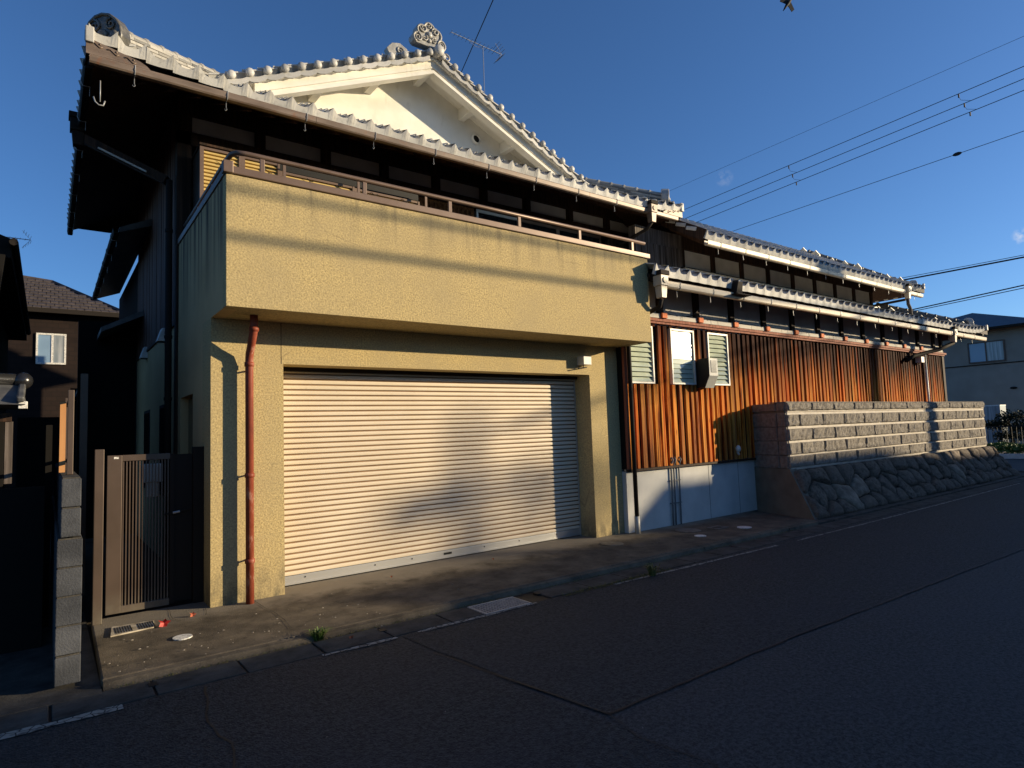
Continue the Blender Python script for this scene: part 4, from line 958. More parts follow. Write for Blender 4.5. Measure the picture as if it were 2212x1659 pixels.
# upper roof
UEY, UEZ, UP = .32, 5.285, .595
UX0, UX1, URY = 8.80, 19.12, 2.5
urz = UEZ+UP*(URY-UEY); hx = UX1-(URY-UEY)
mb = MB()
def dk(poly): mb.hexa([(x, y, z-.09) for x, y, z in poly], [(x, y, z-.035) for x, y, z in poly])
dk([(UX0+.02, UEY, UEZ), (UX1, UEY, UEZ), (hx, URY, urz), (UX0+.02, URY, urz)])
dk([(hx, URY, urz), (UX1, UEY, UEZ), (UX1, URY*2-UEY, UEZ)])
dk([(UX0+.02, URY, urz), (hx, URY, urz), (UX1, URY*2-UEY, UEZ), (UX0+.02, URY*2-UEY, UEZ)])
urd = mb.build('upper_roof', 'soffit_wood', lw)
ups = Slope((UX0, UEY-.06, UEZ), (1,0,0), (0,1,0), UP)
n = int(round((UX1-UX0)/TW)); tw = (UX1-UX0)/n; cols = []
for i in range(n):
    x = UX0+(i+.5)*tw; cols.append((i*tw, 0, min(2.2, UX1-x+.15)/math.cos(ups.t), True))
lay(ups, cols, urd, 290, lambda a, b: .12*max(0, 1-(UX1-UX0-a)/1.5)**1.6)
rs = Slope((UX1, UEY, UEZ), (0,1,0), (-1,0,0), UP)
lay(rs, [(i*TW, 0, min(i*TW+.2, 4.4-i*TW)/math.cos(rs.t), True) for i in range(16)], urd, 0)
MB().bar((UX0-.0, UEY-.04, UEZ+.0), (UX0-.0, URY, urz+.0), .05, .22).build('verge_board', 'dark_wood', lw)
for k in range(9):
    yy = UEY+.12+k*.245; zz = UEZ+UP*(yy-UEY)
    MB().bar((UX0+.06, yy, zz+.09), (UX0+.06, yy+.235, zz+.09+.09), .20, .075).build('verge_tile', 'silver_tile', lw, bevel=.012)
gutter(lw, (UX0+.02, .27, 5.185), (UX1-.1, .27, 5.185), 'cream_gutter', h=.10, n_clip=.85)
B(UX0+.05, UX1-.1, UEY+.02, UEY+.06, UEZ-.14, UEZ-.05).build('fascia', 'dark_wood', lw)
for i in range(34):
    x = UX0+.2+i*(UX1-UX0-.6)/33
    MB().bar((x, UEY+.07, UEZ-.125), (x, UY, UEZ-.125+UP*.93), .045, .06).build('rafter', 'soffit_wood', lw)
ridge(lw, (UX0, URY, urz+.02), (hx, URY, urz+.02), courses=1, w=.2, h=.04, cap=.065, mat='silver_tile')
ridge(lw, (hx, URY, urz+.03), (UX1-.45, UEY+.45, UEZ+.26), courses=3, w=.2, h=.04, cap=.07, mat='dark_tile')
ridge(lw, (UX1-.42, UEY+.42, UEZ+.20), (UX1-.15, UEY+.15, UEZ+.16), courses=2, w=.18, h=.04, cap=.07, mat='dark_tile')
ornament(lw, (UX1-.5, UEY+.5, UEZ+.22), (1,-1,0), .36, 'arch'); ornament(lw, (UX1-.12, UEY+.12, UEZ+.10), (1,-1,0), .34, 'arch')
ridge(lw, (LX1-2.0, LEY+2.0, LEZ+LP*2+.10), (LX1-.3, LEY+.3, LEZ+.20), courses=3, w=.2, h=.04, cap=.07, mat='dark_tile')
ornament(lw, (LX1-.25, LEY+.25, LEZ+.16), (1,-1,0), .40, 'arch')
for X, Y, Z in ((UX1, UEY, UEZ), (LX1, LEY, LEZ)):
    B(X-.05, X+.03, Y-.12, Y-.07, Z+.06, Z+.22).build('corner_tile', 'silver_tile', lw, bevel=.01)
    MB().hexa([(X-.55, Y-.05, Z-.06), (X+.02, Y-.05, Z-.06), (X+.05, Y-.05, Z+.07), (X-.2, Y-.05, Z+.03)], [(X-.55, Y-.09, Z-.06), (X+.02, Y-.09, Z-.06), (X+.05, Y-.09, Z+.07), (X-.2, Y-.09, Z+.03)]).build('corner_board', 'weathered_wood', lw)
rain_head(lw, 17.95, .24, UEZ+.04, 'cream_gutter', 1.0)
MB().tube([(17.95, .24, UEZ-.32), (17.90, .22, UEZ-.5), (17.96, .20, UEZ-.62), (17.92, .18, UEZ-.8), (17.95, .1, UEZ-.98)], .045, 8).build('down_pipe', 'weathered_wood', lw, smooth=True)
MB().tube([(18.08, 1.2, 4.93), (17.95, .3, 4.93)], .035, 6).build('tie_bar', 'dark_metal', lw)
# small conduits on the low wall, box beneath soffit, wire
for x in (6.95, 7.02, 7.15):
    MB().tube([(x, FY+.0, 1.11), (x, FY-.03, 1.07), (x+.005, FY+.01, 1.0), (x+.005, FY+.025, .92), (x+.005, FY+.025, .5), (x-.006, FY+.025, -.0)], .014, 7).build('conduit', 'conduit_grey', lw, smooth=True)
for z in (.72, .35): B(6.91, 7.19, FY+.02, FY+.05, z, z+.015).build('conduit_clip', 'conduit_grey', lw)
MB().tube([(7.85, FY-.04, 3.74), (7.80, FY-.05, 3.62), (7.65, FY-.05, 3.53), (7.42, FY-.03, 3.49)], .009, 5).build('loose_cable', 'black_rubber', lw)

# ================================================================== wall-mounted things
def box_thing(name, label, cat, boxes, loc, group=None):
    o = thing(name, label, cat, loc, group)
    for nm, mat, args in boxes: B(*args).build(nm, mat, o, bevel=.005)
    return o
t_ = thing('electric_meter', 'beige electric meter box with a grey display window beside the glass louvres', 'electric meter', (8.05, 0, 2.5))
X0, D = 7.73, .40
mb = MB(); mb.hexa([(X0, FY, 2.27), (X0, -.30, 2.27), (X0, -D, 2.47), (X0, -D, 2.77), (X0, -.19, 2.77), (X0, FY, 2.70)], [(X0+.25, FY, 2.27), (X0+.25, -.30, 2.27), (X0+.25, -D, 2.47), (X0+.25, -D, 2.77), (X0+.25, -.19, 2.77), (X0+.25, FY, 2.70)])
mb.build('housing', 'black_rubber', t_, bevel=.006)  # black colour stands in for the shade on the side of the box
MB().hexa([(X0+.005, -.305, 2.262), (X0+.005, -D-.008, 2.465), (X0+.005, -D-.008, 2.765), (X0+.005, -D-.001, 2.765), (X0+.005, -D-.001, 2.468), (X0+.005, -.300, 2.268)], [(X0+.245, -.305, 2.262), (X0+.245, -D-.008, 2.465), (X0+.245, -D-.008, 2.765), (X0+.245, -D-.001, 2.765), (X0+.245, -D-.001, 2.468), (X0+.245, -.300, 2.268)]).build('front_panel', 'grey_plastic', t_)
B(X0+.05, X0+.20, -D-.014, -D-.006, 2.52, 2.73).build('display', 'display_grey', t_)
for (x, z, lab, y, wy) in ((5.12, 2.585, 'small white sensor box fixed above the right end of the roller shutter', 0, 1), (17.16, 3.06, 'small white box on the cedar boards near the far downpipe', .02, 1.2)):
    t_ = thing('sensor_box', lab, 'junction box', (x, y, z)); s = wy; y = y if x < 6 else FY
    B(x-.07*s, x+.09*s, y-.15, y-.0, z, z+.13*s).build('housing', 'white_plastic', t_, bevel=.006)
    MB().tube([(x-.01, y-.075, z), (x-.01, y-.075, z-.04)], .006, 6).build('stem', 'black_rubber', t_)
    MB().tube([(x-.13, y-.09, z-.052), (x+.11, y-.02, z-.022)], .009, 6).build('bracket_rod', 'black_rubber', t_)
t_ = thing('flood_light', 'black floodlight standing on the lower gutter between the white eave tiles', 'floodlight', (7.95, -.85, 3.9))
MB().hexa([(7.86, -.93, 3.80), (8.04, -.93, 3.80), (8.04, -.80, 3.82), (7.86, -.80, 3.82)], [(7.88, -.97, 4.0), (8.02, -.97, 4.0), (8.02, -.86, 4.03), (7.88, -.86, 4.03)]).build('lamp_body', 'dark_metal', t_, bevel=.01)
B(7.80, 8.20, -1.0, -.80, 3.775, 3.79).build('bracket_plate', 'dark_metal', t_)
for y, z, lab in ((3.168, 3.10, 'white vent hood on the shaded side wall nearer to the street'), (5.183, 3.09, 'white vent hood on the shaded side wall farther from the street')):
    t_ = thing('vent_hood', lab, 'vent hood', (0, y, z))
    MB().hexa([(-.10, y-.09, z-.02), (.03, y-.09, z-.02), (.03, y+.09, z-.02), (-.10, y+.09, z-.02)], [(-.04, y-.09, z+.17), (.03, y-.09, z+.17), (.03, y+.09, z+.17), (-.04, y+.09, z+.17)]).build('hood', 'white_plastic', t_, bevel=.01)
    B(-.085, .01, y-.075, y+.075, z-.024, z-.0195).build('grille', 'black_rubber', t_)
t_ = thing('tap_cover', 'small white tap cover low on the shaded boards beside the block wall', 'tap cover', (8.8, -.13, 1.15))
MB().ball((8.80, FY-.03, 1.17), .055, 8, 6, (1, .8, 1.2)).build('cover', 'white_plastic', t_, smooth=True); MB().tube([(8.80, FY, 1.12), (8.80, FY-.04, 1.06)], .02, 6).build('spout', 'grey_plastic', t_)

# ================================================================== RETAINING WALL
rw = thing('retaining_wall', 'grey rock faced block wall on a sloping base of dark boulders before the cedar wing', 'wall', (14, -.85, 0))
BX0, BX1, BY = 9.27, 19.4, -.85
B(BX0+.06, BX1-.02, BY+.0, -.78, .72, 1.985).build('mortar_face', 'mortar', rw)
B(BX0+.3, BX1, -.55, -.19, .0, 1.80).build('backfill', 'soil', rw)
def rock_mesh(w, h, d=.046, nx=12, nz=4, seed=0, edge=.036, var=.018, mat='block_stone'):
    rr = random.Random(seed); mb = MB(); P_ = {}
    gx = [0, .012]+[w*(i+1)/(nx+0.) for i in range(nx-2)]+[w-.012, w]; gz_ = [0, .010]+[h*(i+1)/(nz+0.) for i in range(nz-2)]+[h-.010, h]
    gx = sorted(gx); gz_ = sorted(gz_); NX, NZ = len(gx)-1, len(gz_)-1
    for i in range(NX+1):
        for j in range(NZ+1):
            e = i in (0, NX) or j in (0, NZ)
            y = -edge+rr.uniform(-.004, .004) if e else -d+rr.uniform(-var, var*.5)
            P_[i, j] = len(mb.v); mb.v.append((gx[i]+rr.uniform(-.003, .003), y, gz_[j]+rr.uniform(-.003, .003)))
    for i in range(NX):
        for j in range(NZ): mb.f.append((P_[i, j], P_[i+1, j], P_[i+1, j+1], P_[i, j+1]))
    bk = [(0, .03, 0), (w, .03, 0), (w, .03, h), (0, .03, h)]; o = len(mb.v); mb.v += bk
    ed = [[P_[i, 0] for i in range(NX+1)], [P_[NX, j] for j in range(NZ+1)], [P_[i, NZ] for i in range(NX, -1, -1)], [P_[0, j] for j in range(NZ, -1, -1)]]
    for k, r_ in enumerate(ed): mb.f.append(tuple(reversed(r_))+(o+k, o+(k+1) % 4))
    m = mb.mesh('block'); m.materials.append(M(mat)); return m
bl = .8415
rows = [(.815, .195), (1.045, .200), (1.295, .200), (1.555, .200), (1.836, .134)]
side = [(.80, .225), (1.035, .245), (1.29, .245), (1.545, .245), (1.83, .14)]
S0, S1 = Vector((9.405, FY+.03, 0)), Vector((9.262, -.865, 0)); sd_ = (S1-S0).normalized(); SL_ = (S1-S0).length; nrm_ = Vector((sd_.y, -sd_.x, 0))
core = MB().hexa([S0+nrm_*-.02+Vector((0,0,.78)), S1+nrm_*-.02+Vector((0,.05,.78)), S1+Vector((.4,.06,.78)), S0+Vector((.4,0,.78))], [S0+nrm_*-.02+Vector((0,0,1.965)), S1+nrm_*-.02+Vector((0,.05,1.965)), S1+Vector((.4,.06,1.965)), S0+Vector((.4,0,1.965))]).build('return_core', 'brown_render', rw)
for ri, (z0, h) in enumerate(rows):
    full = [rock_mesh(bl-.050, h, seed=100+ri*10+q) for q in range(6)]; half = rock_mesh(bl/2-.050, h, nx=6, seed=200+ri)
    off = ri % 2; x = BX0
    yo = BY-(.012 if ri == 4 else 0)
    while x < BX1-.2:
        if off and x == BX0: link('block', half, None, rw, Matrix.Translation((x, yo, z0))); x += bl/2
        elif x+bl > BX1+.12: link('block', half, None, rw, Matrix.Translation((x, yo, z0))); x += bl/2
        else: link('block', random.choice(full), None, rw, Matrix.Translation((x, yo+random.uniform(-.004, .004), z0))); x += bl
    z1, h1 = side[ri]
    for a0, a1 in ((.0, .565), (.575, SL_-.01)):
        me = rock_mesh(a1-a0-.006, h1, .012, 6, 3, seed=300+ri, edge=.005, var=.008, mat='side_stone')
        p_ = S0+sd_*a0
        m_ = Matrix(((sd_.x, -nrm_.x, 0, p_.x), (sd_.y, -nrm_.y, 0, p_.y), (0, 0, 1, z1), (0, 0, 0, 1)))
        if m_.determinant() < 0: raise RuntimeError('side')
        link('side_block', me, None, rw, m_)
B(BX0+.04, BX1+.01, BY-.02, -.80, 1.806, 1.828).build('cap_course', 'mortar', rw)
B(BX0+.01, BX1+.01, BY-.02, -.53, 1.975, 1.992).build('cap_top', 'block_stone', rw)
for z in (.79, 1.017, 1.252+.008, 1.505+.008, 1.765): B(BX0+.04, BX1-.005, BY-.012, BY+.02, z-.012, z+.030).build('mortar_band', 'mortar', rw)
# sloping boulder base by clipped cells
sA, sB = (BY-.03, .765), (-1.40, -.06)       # (y, z) top, bottom
SL = math.hypot(sA[0]-sB[0], sA[1]-sB[1])
def smap(u, v, d=0):
    f = v/SL; y = sA[0]+(sB[0]-sA[0])*f; z = sA[1]+(sB[1]-sA[1])*f
    ny, nz = -(sA[1]-sB[1])/SL, (sA[0]-sB[0])/SL
    flare = (.55 if u > 15 else -.02)*0
    bul = .06*math.sin(math.pi*f)
    return (u, y+ny*(d-bul*.6), z+nz*(d-bul*.6))
MB().hexa([(9.36, BY, .765), (9.20, -1.36, -.06), (9.33, -.9, -.06), (9.40, -.6, .765)][::-1], [(19.5, BY, .765), (19.85, -1.36, -.06), (19.85, -.9, -.06), (19.5, -.6, .765)][::-1]).build('stone_bed', 'stone_bed', rw)
# smooth concrete cheek on the left
cl = [(9.40, FY+.04, -.06), (9.02, -1.40, -.06), (9.245, -.875, .785), (9.392, FY+.04, .80)]
MB().hexa([(x+.22, y, z) for x, y, z in cl], cl).build('cheek_wall', 'brown_render', rw)
def clip(poly, a, b, c):
    out = []
    for i in range(len(poly)):
        p, q = poly[i], poly[(i+1) % len(poly)]; dp = a*p[0]+b*p[1]-c; dq = a*q[0]+b*q[1]-c
        if dp <= 0: out.append(p)
        if dp*dq < 0: t = dp/(dp-dq); out.append((p[0]+(q[0]-p[0])*t, p[1]+(q[1]-p[1])*t))
    return out
rr = random.Random(11); sites = []
nu = 19
for r_, vv in enumerate((.17, .52, .84)):
    nn = nu+(0, 1, 4)[r_]
    for i in range(nn):
        sites.append((9.12+(19.95-9.12)*(i+.5+(.3 if r_ % 2 else 0)+rr.uniform(-.25, .25))/nn-.12*vv, vv+rr.uniform(-.08, .08)))
big = (10.45, .60); sites = [s_ for s_ in sites if math.hypot((s_[0]-big[0])/.42, (s_[1]-big[1])/.26) > 1]+[big]
for si, (su, sv) in enumerate(sites):
    u0 = 9.22-.14*0; poly = [(9.06, SL), (19.95, SL), (19.55, 0), (9.27, 0)][::-1]
    for tj, (tu, tv) in enumerate(sites):
        if tj == si or abs(tu-su) > 2.2: continue
        a, b = tu-su, tv-sv; c = (a*(tu+su)+b*(tv+sv))/2; poly = clip(poly, a, b, c)
        if len(poly) < 3: break
    if len(poly) < 3: continue
    cx = sum(p[0] for p in poly)/len(poly); cy = sum(p[1] for p in poly)/len(poly)
    # subdivide and round the outline
    pp_ = []
    for i in range(len(poly)):
        p, q = poly[i], poly[(i+1) % len(poly)]
        pp_ += [(p[0]*.86+q[0]*.14, p[1]*.86+q[1]*.14), (p[0]*.5+q[0]*.5+rr.uniform(-.008,.008), p[1]*.5+q[1]*.5+rr.uniform(-.008,.008)), (p[0]*.14+q[0]*.86, p[1]*.14+q[1]*.86)]
    rad = max(.05, min(math.hypot(p[0]-cx, p[1]-cy) for p in pp_))
    mb = MB(); n = len(pp_); hgt = rr.uniform(.065, .11)
    for sc_, d in ((1-.006/rad, -.02), (1-.012/rad, hgt*.50), (1-.038/rad, hgt*.88), (.55, hgt*1.1)):
        for p in pp_:
            jx, jy = (rr.uniform(-.008, .008), rr.uniform(-.008, .008)) if d > 0 else (0, 0)
            mb.v.append(smap(cx+(p[0]-cx)*sc_+jx, cy+(p[1]-cy)*sc_+jy, d+(rr.uniform(-.012, .012) if d > 0 else 0)))
    mb.v.append(smap(cx, cy, hgt*1.1))
    for k in range(3):
        for i in range(n): mb.f.append((k*n+i, k*n+(i+1) % n, (k+1)*n+(i+1) % n, (k+1)*n+i))
    for i in range(n): mb.f.append((3*n+i, 3*n+(i+1) % n, 4*n))
    isb = (su, sv) == big
    mb.build('boulder', 'pale_boulder' if isb or (rr.random() < .04) else 'boulder', rw, smooth=True)

# ================================================================== LEFT SIDE
gt = thing('metal_gate', 'brown aluminium gate with thin upright bars between the block wall and the garage', 'gate', (-.5, .35, 0))
B(-.962, -.888, .13, .21, 0, 1.60).build('gate_post', 'brown_aluminium', gt, bevel=.004)
B(-.10, -.0, .32, .42, 0, 1.59).build('gate_post', 'dark_metal', gt, bevel=.004)
lf_ = B(-.85, -.725, .355, .405, .02, 1.535).build('gate_leaf', 'brown_aluminium', gt, bevel=.004)
B(-.725, -.31, .355, .405, 1.475, 1.535).build('top_rail', 'brown_aluminium', lf_, bevel=.003); B(-.725, -.31, .355, .405, .02, .085).build('bottom_rail', 'brown_aluminium', lf_, bevel=.003)
bm_ = B(0, .011, .37, .39, .085, 1.475).mesh('gate_bar'); bm_.materials.append(M('brown_aluminium'))
for k in range(15): link('gate_bar', bm_, None, lf_, Matrix.Translation((-.718+k*.0277, 0, 0)))
B(-.795, -.755, .353, .3555, 1.50, 1.52).build('white_sticker', 'lid_white', lf_)
l2 = B(-.309, -.27, .355, .405, .03, 1.53).build('lock_stile', 'dark_metal', gt)
B(-.268, -.105, .37, .40, .04, 1.52).build('infill_panel', 'dark_metal', gt)
MB().tube([(-.36, .345, .92), (-.12, .33, .955)], .008, 6).build('handle_bar', 'dark_metal', gt); MB().tube([(-.285, .328, .931), (-.225, .325, .94)], .012, 6).build('handle', 'aluminium', gt)
t_ = thing('pipe_box', 'pale grey box half hidden behind the bars of the brown gate', 'meter box', (-.42, .9, 1.2))
B(-.50, -.30, .9, 1.0, 1.22, 1.42).build('box', 'grey_plastic', t_, bevel=.01); B(-.46, -.34, .92, 1.0, 1.06, 1.22).build('cover', 'grey_plastic', t_, bevel=.01)
# cinder block wall
cw = thing('block_wall', 'narrow dark cinder block wall end standing left of the brown gate', 'wall', (-1.18, 1, 0))
for r_ in range(7):
    z0 = r_*.2-.01+(.003 if r_ else 0); x0, x1 = ((-1.255, -1.105) if r_ < 5 else (-1.235, -1.118))
    y = -1.40; k = 0; hh = .196 if r_ < 5 else .205; z0 = z0 if r_ < 5 else 1.0+(r_-5)*.211
    while y < 3.6:
        L_ = .39 if not (r_ % 2 and k == 0) else .19
        B(x0, x1, y+(0 if k else .0), y+L_-.006, z0, z0+hh-.008).build('block', 'cinder_block', cw, bevel=.006); y += L_; k += 1
    B(x0+.008, x1-.008, -1.392, 3.6, z0, z0+hh+.002).build('mortar_joint', 'gutter_concrete', cw)
# neighbours' fence on the wall, one face lit
fn = thing('aluminium_fence', 'brown panel fence on top of the block wall with one sunlit orange board', 'fence', (-1.17, 0, 1.42))
for y in (-.9, .1, 1.1): B(-1.195, -1.155, y, y+.05, 1.42, 2.08).build('fence_post', 'brown_aluminium', fn, bevel=.003)
for k in range(3):
    y0 = -.80+k*1.0
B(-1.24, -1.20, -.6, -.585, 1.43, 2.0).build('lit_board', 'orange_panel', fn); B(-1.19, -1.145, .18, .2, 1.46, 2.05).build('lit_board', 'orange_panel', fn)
for z in (1.50, 2.0): B(-1.185, -1.165, -.85, 1.1, z, z+.03).build('fence_rail', 'brown_aluminium', fn)
t_ = thing('fence_post', 'tall dark square post rising behind the brown panel fence', 'post', (-1.0, 1.6, 0)); B(-1.03, -.96, 1.6, 1.67, 0, 2.45).build('shaft', 'brown_aluminium', t_)
# neighbour house, top left
nb = thing('dark_house', 'dark neighbouring house at the left edge with deep black eave', 'house', (-3.5, 3, 0))
MB().hexa([(-1.62, .5, 3.42), (-1.62, 6.2, 3.42), (-5, 6.2, 3.42), (-5, .5, 3.42)], [(-1.62, .5, 3.60), (-1.62, 6.2, 3.60), (-5, 6.2, 4.9), (-5, .5, 4.9)]).build('roof', 'black_wall', nb)
MB().hexa([(-1.75, .35, 2.55), (-1.75, .55, 2.55), (-5, .55, 2.55), (-5, .35, 2.55)], [(-1.66, .40, 3.42), (-1.66, .55, 3.42), (-5, .55, 3.42), (-5, .4, 3.42)]).build('gable_board', 'black_wall', nb)
B(-5, -1.85, .6, 6, -.05, 3.42).build('wall', 'black_wall', nb)
MB().tube([(-1.60, .4, 3.55), (-1.60, 6.2, 3.55)], .035, 8).build('gutter', 'dark_metal', nb)
t_ = thing('roofed_gate', 'black tiled wall roof with a shiny round ridge end beside the block wall', 'gate', (-2.2, 0, 0))
MB().tube([(-4.2, .0, 2.30), (-1.50, 0, 2.225)], .055, 10).ball((-1.50, 0, 2.22), .075, 12, 8).build('ridge_tile', 'black_glaze', t_, smooth=True)
MB().hexa([(-4.2, -.42, 2.07), (-1.47, -.42, 1.99), (-1.47, .42, 1.99), (-4.2, .42, 2.07)], [(-4.2, -.03, 2.26), (-1.5, -.03, 2.18), (-1.5, .03, 2.18), (-4.2, .03, 2.26)]).build('roof', 'dark_tile', t_)
for k in range(6): MB().bar((-1.50-k*.26, -.05, 2.17), (-1.50-k*.26, -.43, 2.03), .05, .05).build('cap_tile', 'dark_tile', t_, bevel=.012)
B(-1.515, -1.455, -.40, -.33, 1.96, 2.02).build('nameplate_lamp', 'lid_white', t_, bevel=.004)
B(-4.2, -1.56, -.25, -.2, 1.86, 1.93).build('lintel', 'dark_wood', t_)
for x in (-1.60, -1.75, -1.9, -2.1): B(x, x+.05, -.24, -.2, 1.35, 1.86).build('bar', 'weathered_wood', t_)
B(-4.2, -1.33, -.1, .05, -.05, 1.3).build('low_wall', 'black_wall', t_)
B(-4.2, -1.62, .05, .12, 1.3, 1.9).build('screen', 'black_wall', t_)
B(-1.33, -1.28, .6, .9, -.05, 1.85).build('back_panel', 'black_wall', t_)
# brick house in the background
bh = thing('brick_house', 'dark brick house with brown tiled hip roof and one white framed window in the gap', 'house', (-2, 17, 0))
B(-6, .2, 14.0, 20, 0, 5.35).build('wall', 'brick_wall_mat', bh)
ap = [(-6.4, 13.7, 5.36), (.6, 13.7, 5.28), (.6, 20, 5.28), (-6.4, 20, 5.36)]; r1 = (-3.0, 16.9, 6.9); r2_ = (-1.25, 16.9, 6.75)
mb = MB(); mb.quad(ap[0], ap[1], r2_, r1); mb.quad(ap[1], ap[2], r2_); mb.quad(ap[2], ap[3], r1, r2_); mb.quad(ap[3], ap[0], r1); rf = mb.build('roof', 'brown_roof', bh)
# visible tiles on the front slope
def lerp(a, b, t): return Vector(a).lerp(Vector(b), t)
n = 0
for r_ in range(11):
    for c_ in range(20):
        u0 = -3.2+c_*.19+(.095 if r_ % 2 else 0); y0 = 13.72+r_*.28; z0 = 5.33+r_*.28*.47
        hipx = .6-(y0+.3-13.7)*.58
        if u0+.18 > hipx: continue
        MB().hexa([(u0, y0, z0), (u0+.175, y0, z0), (u0+.175, y0+.30, z0+.13), (u0, y0+.30, z0+.13)], [(u0, y0, z0+.045), (u0+.175, y0, z0+.045), (u0+.175, y0+.30, z0+.15), (u0, y0+.30, z0+.15)]).build('roof_tile', 'brown_roof', rf); n += 1
mb = MB().tube([(-3.2, 16.9, 6.93), r2_], .07, 6).tube([r2_, ap[1]], .07, 6); mb.build('ridge', 'brown_roof', bh)
B(-6.4, .6, 13.62, 13.72, 5.22, 5.34).build('gutter', 'dark_metal', bh)
f = MB(); a, b, c_, d_ = -1.60, -.94, 3.87, 4.71
f.box(a, a+.045, 13.95, 14, c_, d_).box(b-.045, b, 13.95, 14, c_, d_).box(a+.045, b-.045, 13.95, 14, d_-.045, d_).box(a+.045, b-.045, 13.95, 14, c_, c_+.045).box(-1.27, -1.22, 13.955, 13.995, c_+.045, d_-.045)
fo = f.build('window', 'lid_white', bh); B(a+.045, -1.27, 13.97, 13.98, c_+.045, d_-.045).build('pane', 'pale_glass', fo); B(-1.22, b-.045, 13.96, 13.97, c_+.045, d_-.045).build('pane', 'curtain_glass', fo)
B(-1.8, -1.1, 9.0, 9.1, -.05, 2.25).build('garden_wall', 'black_wall', bh)
# ------------------------------------------------------------------ far right house and garden
fh = thing('grey_house', 'grey house with dark hip roof beyond the far end of the block wall', 'house', (41, 5, 0))
B(37, 46, 1.7, 10, 0, 5.95).build('wall', 'far_wall', fh)
e0 = [(36.3, 1.0, 5.93), (46.5, 1.0, 5.93), (46.5, 10.4, 5.93), (36.3, 10.4, 5.93)]; a1 = (41, 5.5, 7.45); a2 = (42.5, 5.5, 7.45)
mb = MB(); mb.quad(e0[0], e0[1], a2, a1); mb.quad(e0[1], e0[2], a2); mb.quad(e0[2], e0[3], a1, a2); mb.quad(e0[3], e0[0], a1); mb.quad(*e0[::-1]); mb.build('roof', 'slate_roof', fh)
B(36.2, 36.32, .9, 10.5, 5.86, 5.97).build('gutter', 'dark_metal', fh); B(36.96, 37, 1.7, 10, 4.15, 4.2).build('belt_course', 'dark_metal', fh)
f = MB(); f.box(36.93, 37, 3.1, 3.16, 4.27, 5.35).box(36.93, 37, 4.60, 4.66, 4.27, 5.35).box(36.93, 37, 3.16, 4.60, 5.29, 5.35).box(36.93, 37, 3.16, 4.60, 4.27, 4.34).box(36.94, 37, 3.86, 3.92, 4.34, 5.29)
fo = f.build('window', 'brown_aluminium', fh); B(36.96, 36.98, 3.16, 3.86, 4.34, 5.29).build('pane', 'curtain_glass', fo); B(36.97, 36.99, 3.92, 4.6, 4.34, 5.29).build('pane', 'pale_glass', fo)
f = B(36.94, 37, 6.1, 6.5, 4.2, 5.1).build('window', 'brown_aluminium', fh); B(36.92, 36.945, 6.15, 6.45, 4.25, 5.05).build('pane', 'curtain_glass', f)
B(36.9, 37, 1.72, 1.95, 3.4, 4.0).build('wall_unit', 'white_plastic', fh); MB().ball((36.95, 2.9, 2.9), .12, 8, 5, (.5, 1.3, .5)).build('wall_lamp', 'dark_metal', fh)
t_ = thing('white_shed', 'pale metal cabinet standing before the grey house', 'shed', (33, 2.8, 0)); B(32.8, 33.6, 2.4, 3.1, -.05, 2.0).build('body', 'curtain_glass', t_); B(32.79, 33.61, 2.39, 3.11, 2.0, 2.05).build('lid', 'lid_white', t_)
mb = thing('railing_fence', 'low dark railing in front of the grey house garden', 'fence', (30, 1.5, 0))
for k in range(26): B(30, 30.02, -1.4+k*.16, -1.385+k*.16, .1, 1.12).build('baluster', 'black_rubber', mb)
for z in (.15, 1.1): B(29.99, 30.03, -1.5, 2.8, z, z+.04).build('rail', 'black_rubber', mb)
structure(MB().quad((27.4,-60,-.05),(60,-60,-.05),(60,60,-.05),(27.4,60,-.05)).build('garden_ground', 'gutter_concrete'))
def leaves(mb, n, fn, s, rnd):
    for _ in range(n):
        p = Vector(fn()); a = Vector((rnd.uniform(-1,1), rnd.uniform(-1,1), rnd.uniform(-.6,1))).normalized(); b = a.orthogonal().normalized(); c = a.cross(b); q = s*rnd.uniform(.6, 1.3)
        mb.quad(p-b*q*.5-c*q*.25, p+b*q*.1-c*q*.5, p+b*q*.6, p+c*q*.4)
rnd = random.Random(3)
hb = MB()
def hp():
    x = rnd.uniform(28.0, 29.8); y = rnd.uniform(-2.6, 2.6); z = .1+.42*rnd.random()**.6*(1-.25*abs(math.sin(y*2.1)))
    return (x, y, z)
leaves(hb, 9000, hp, .07, rnd); hb.build('ground_shrub', 'hedge_leaf', None, kind='stuff', label='low green ground cover planted across the street')
st_ = B(27.7, 27.95, -3, 3, -.06, .12).build('planter_kerb', 'mortar'); structure(st_)
mb = MB()
def pp2():
    c = rnd.choice(((31.2, 1.6, 1.5, .55), (31.1, 2.1, 1.2, .45), (31.3, 1.2, 1.05, .5), (31.2, 1.7, .7, .6)))
    v = Vector((rnd.gauss(0,1), rnd.gauss(0,1), rnd.gauss(0,.6))).normalized()*rnd.random()**.4
    return (c[0]+v.x*c[3], c[1]+v.y*c[3], c[2]+v.z*c[3]*.6)
sb = thing('pine_shrub', 'dark clipped pine shrub in front of the grey house', 'shrub', (31.2, 1.7, 0))
leaves(mb, 3500, pp2, .07, rnd); mb.build('crown', 'pine_leaf', sb); MB().tube([(31.2,1.7,-.05),(31.15,1.6,.6),(31.3,1.75,1.4)], [.06,.05,.03], 6).build('trunk', 'bark', sb)

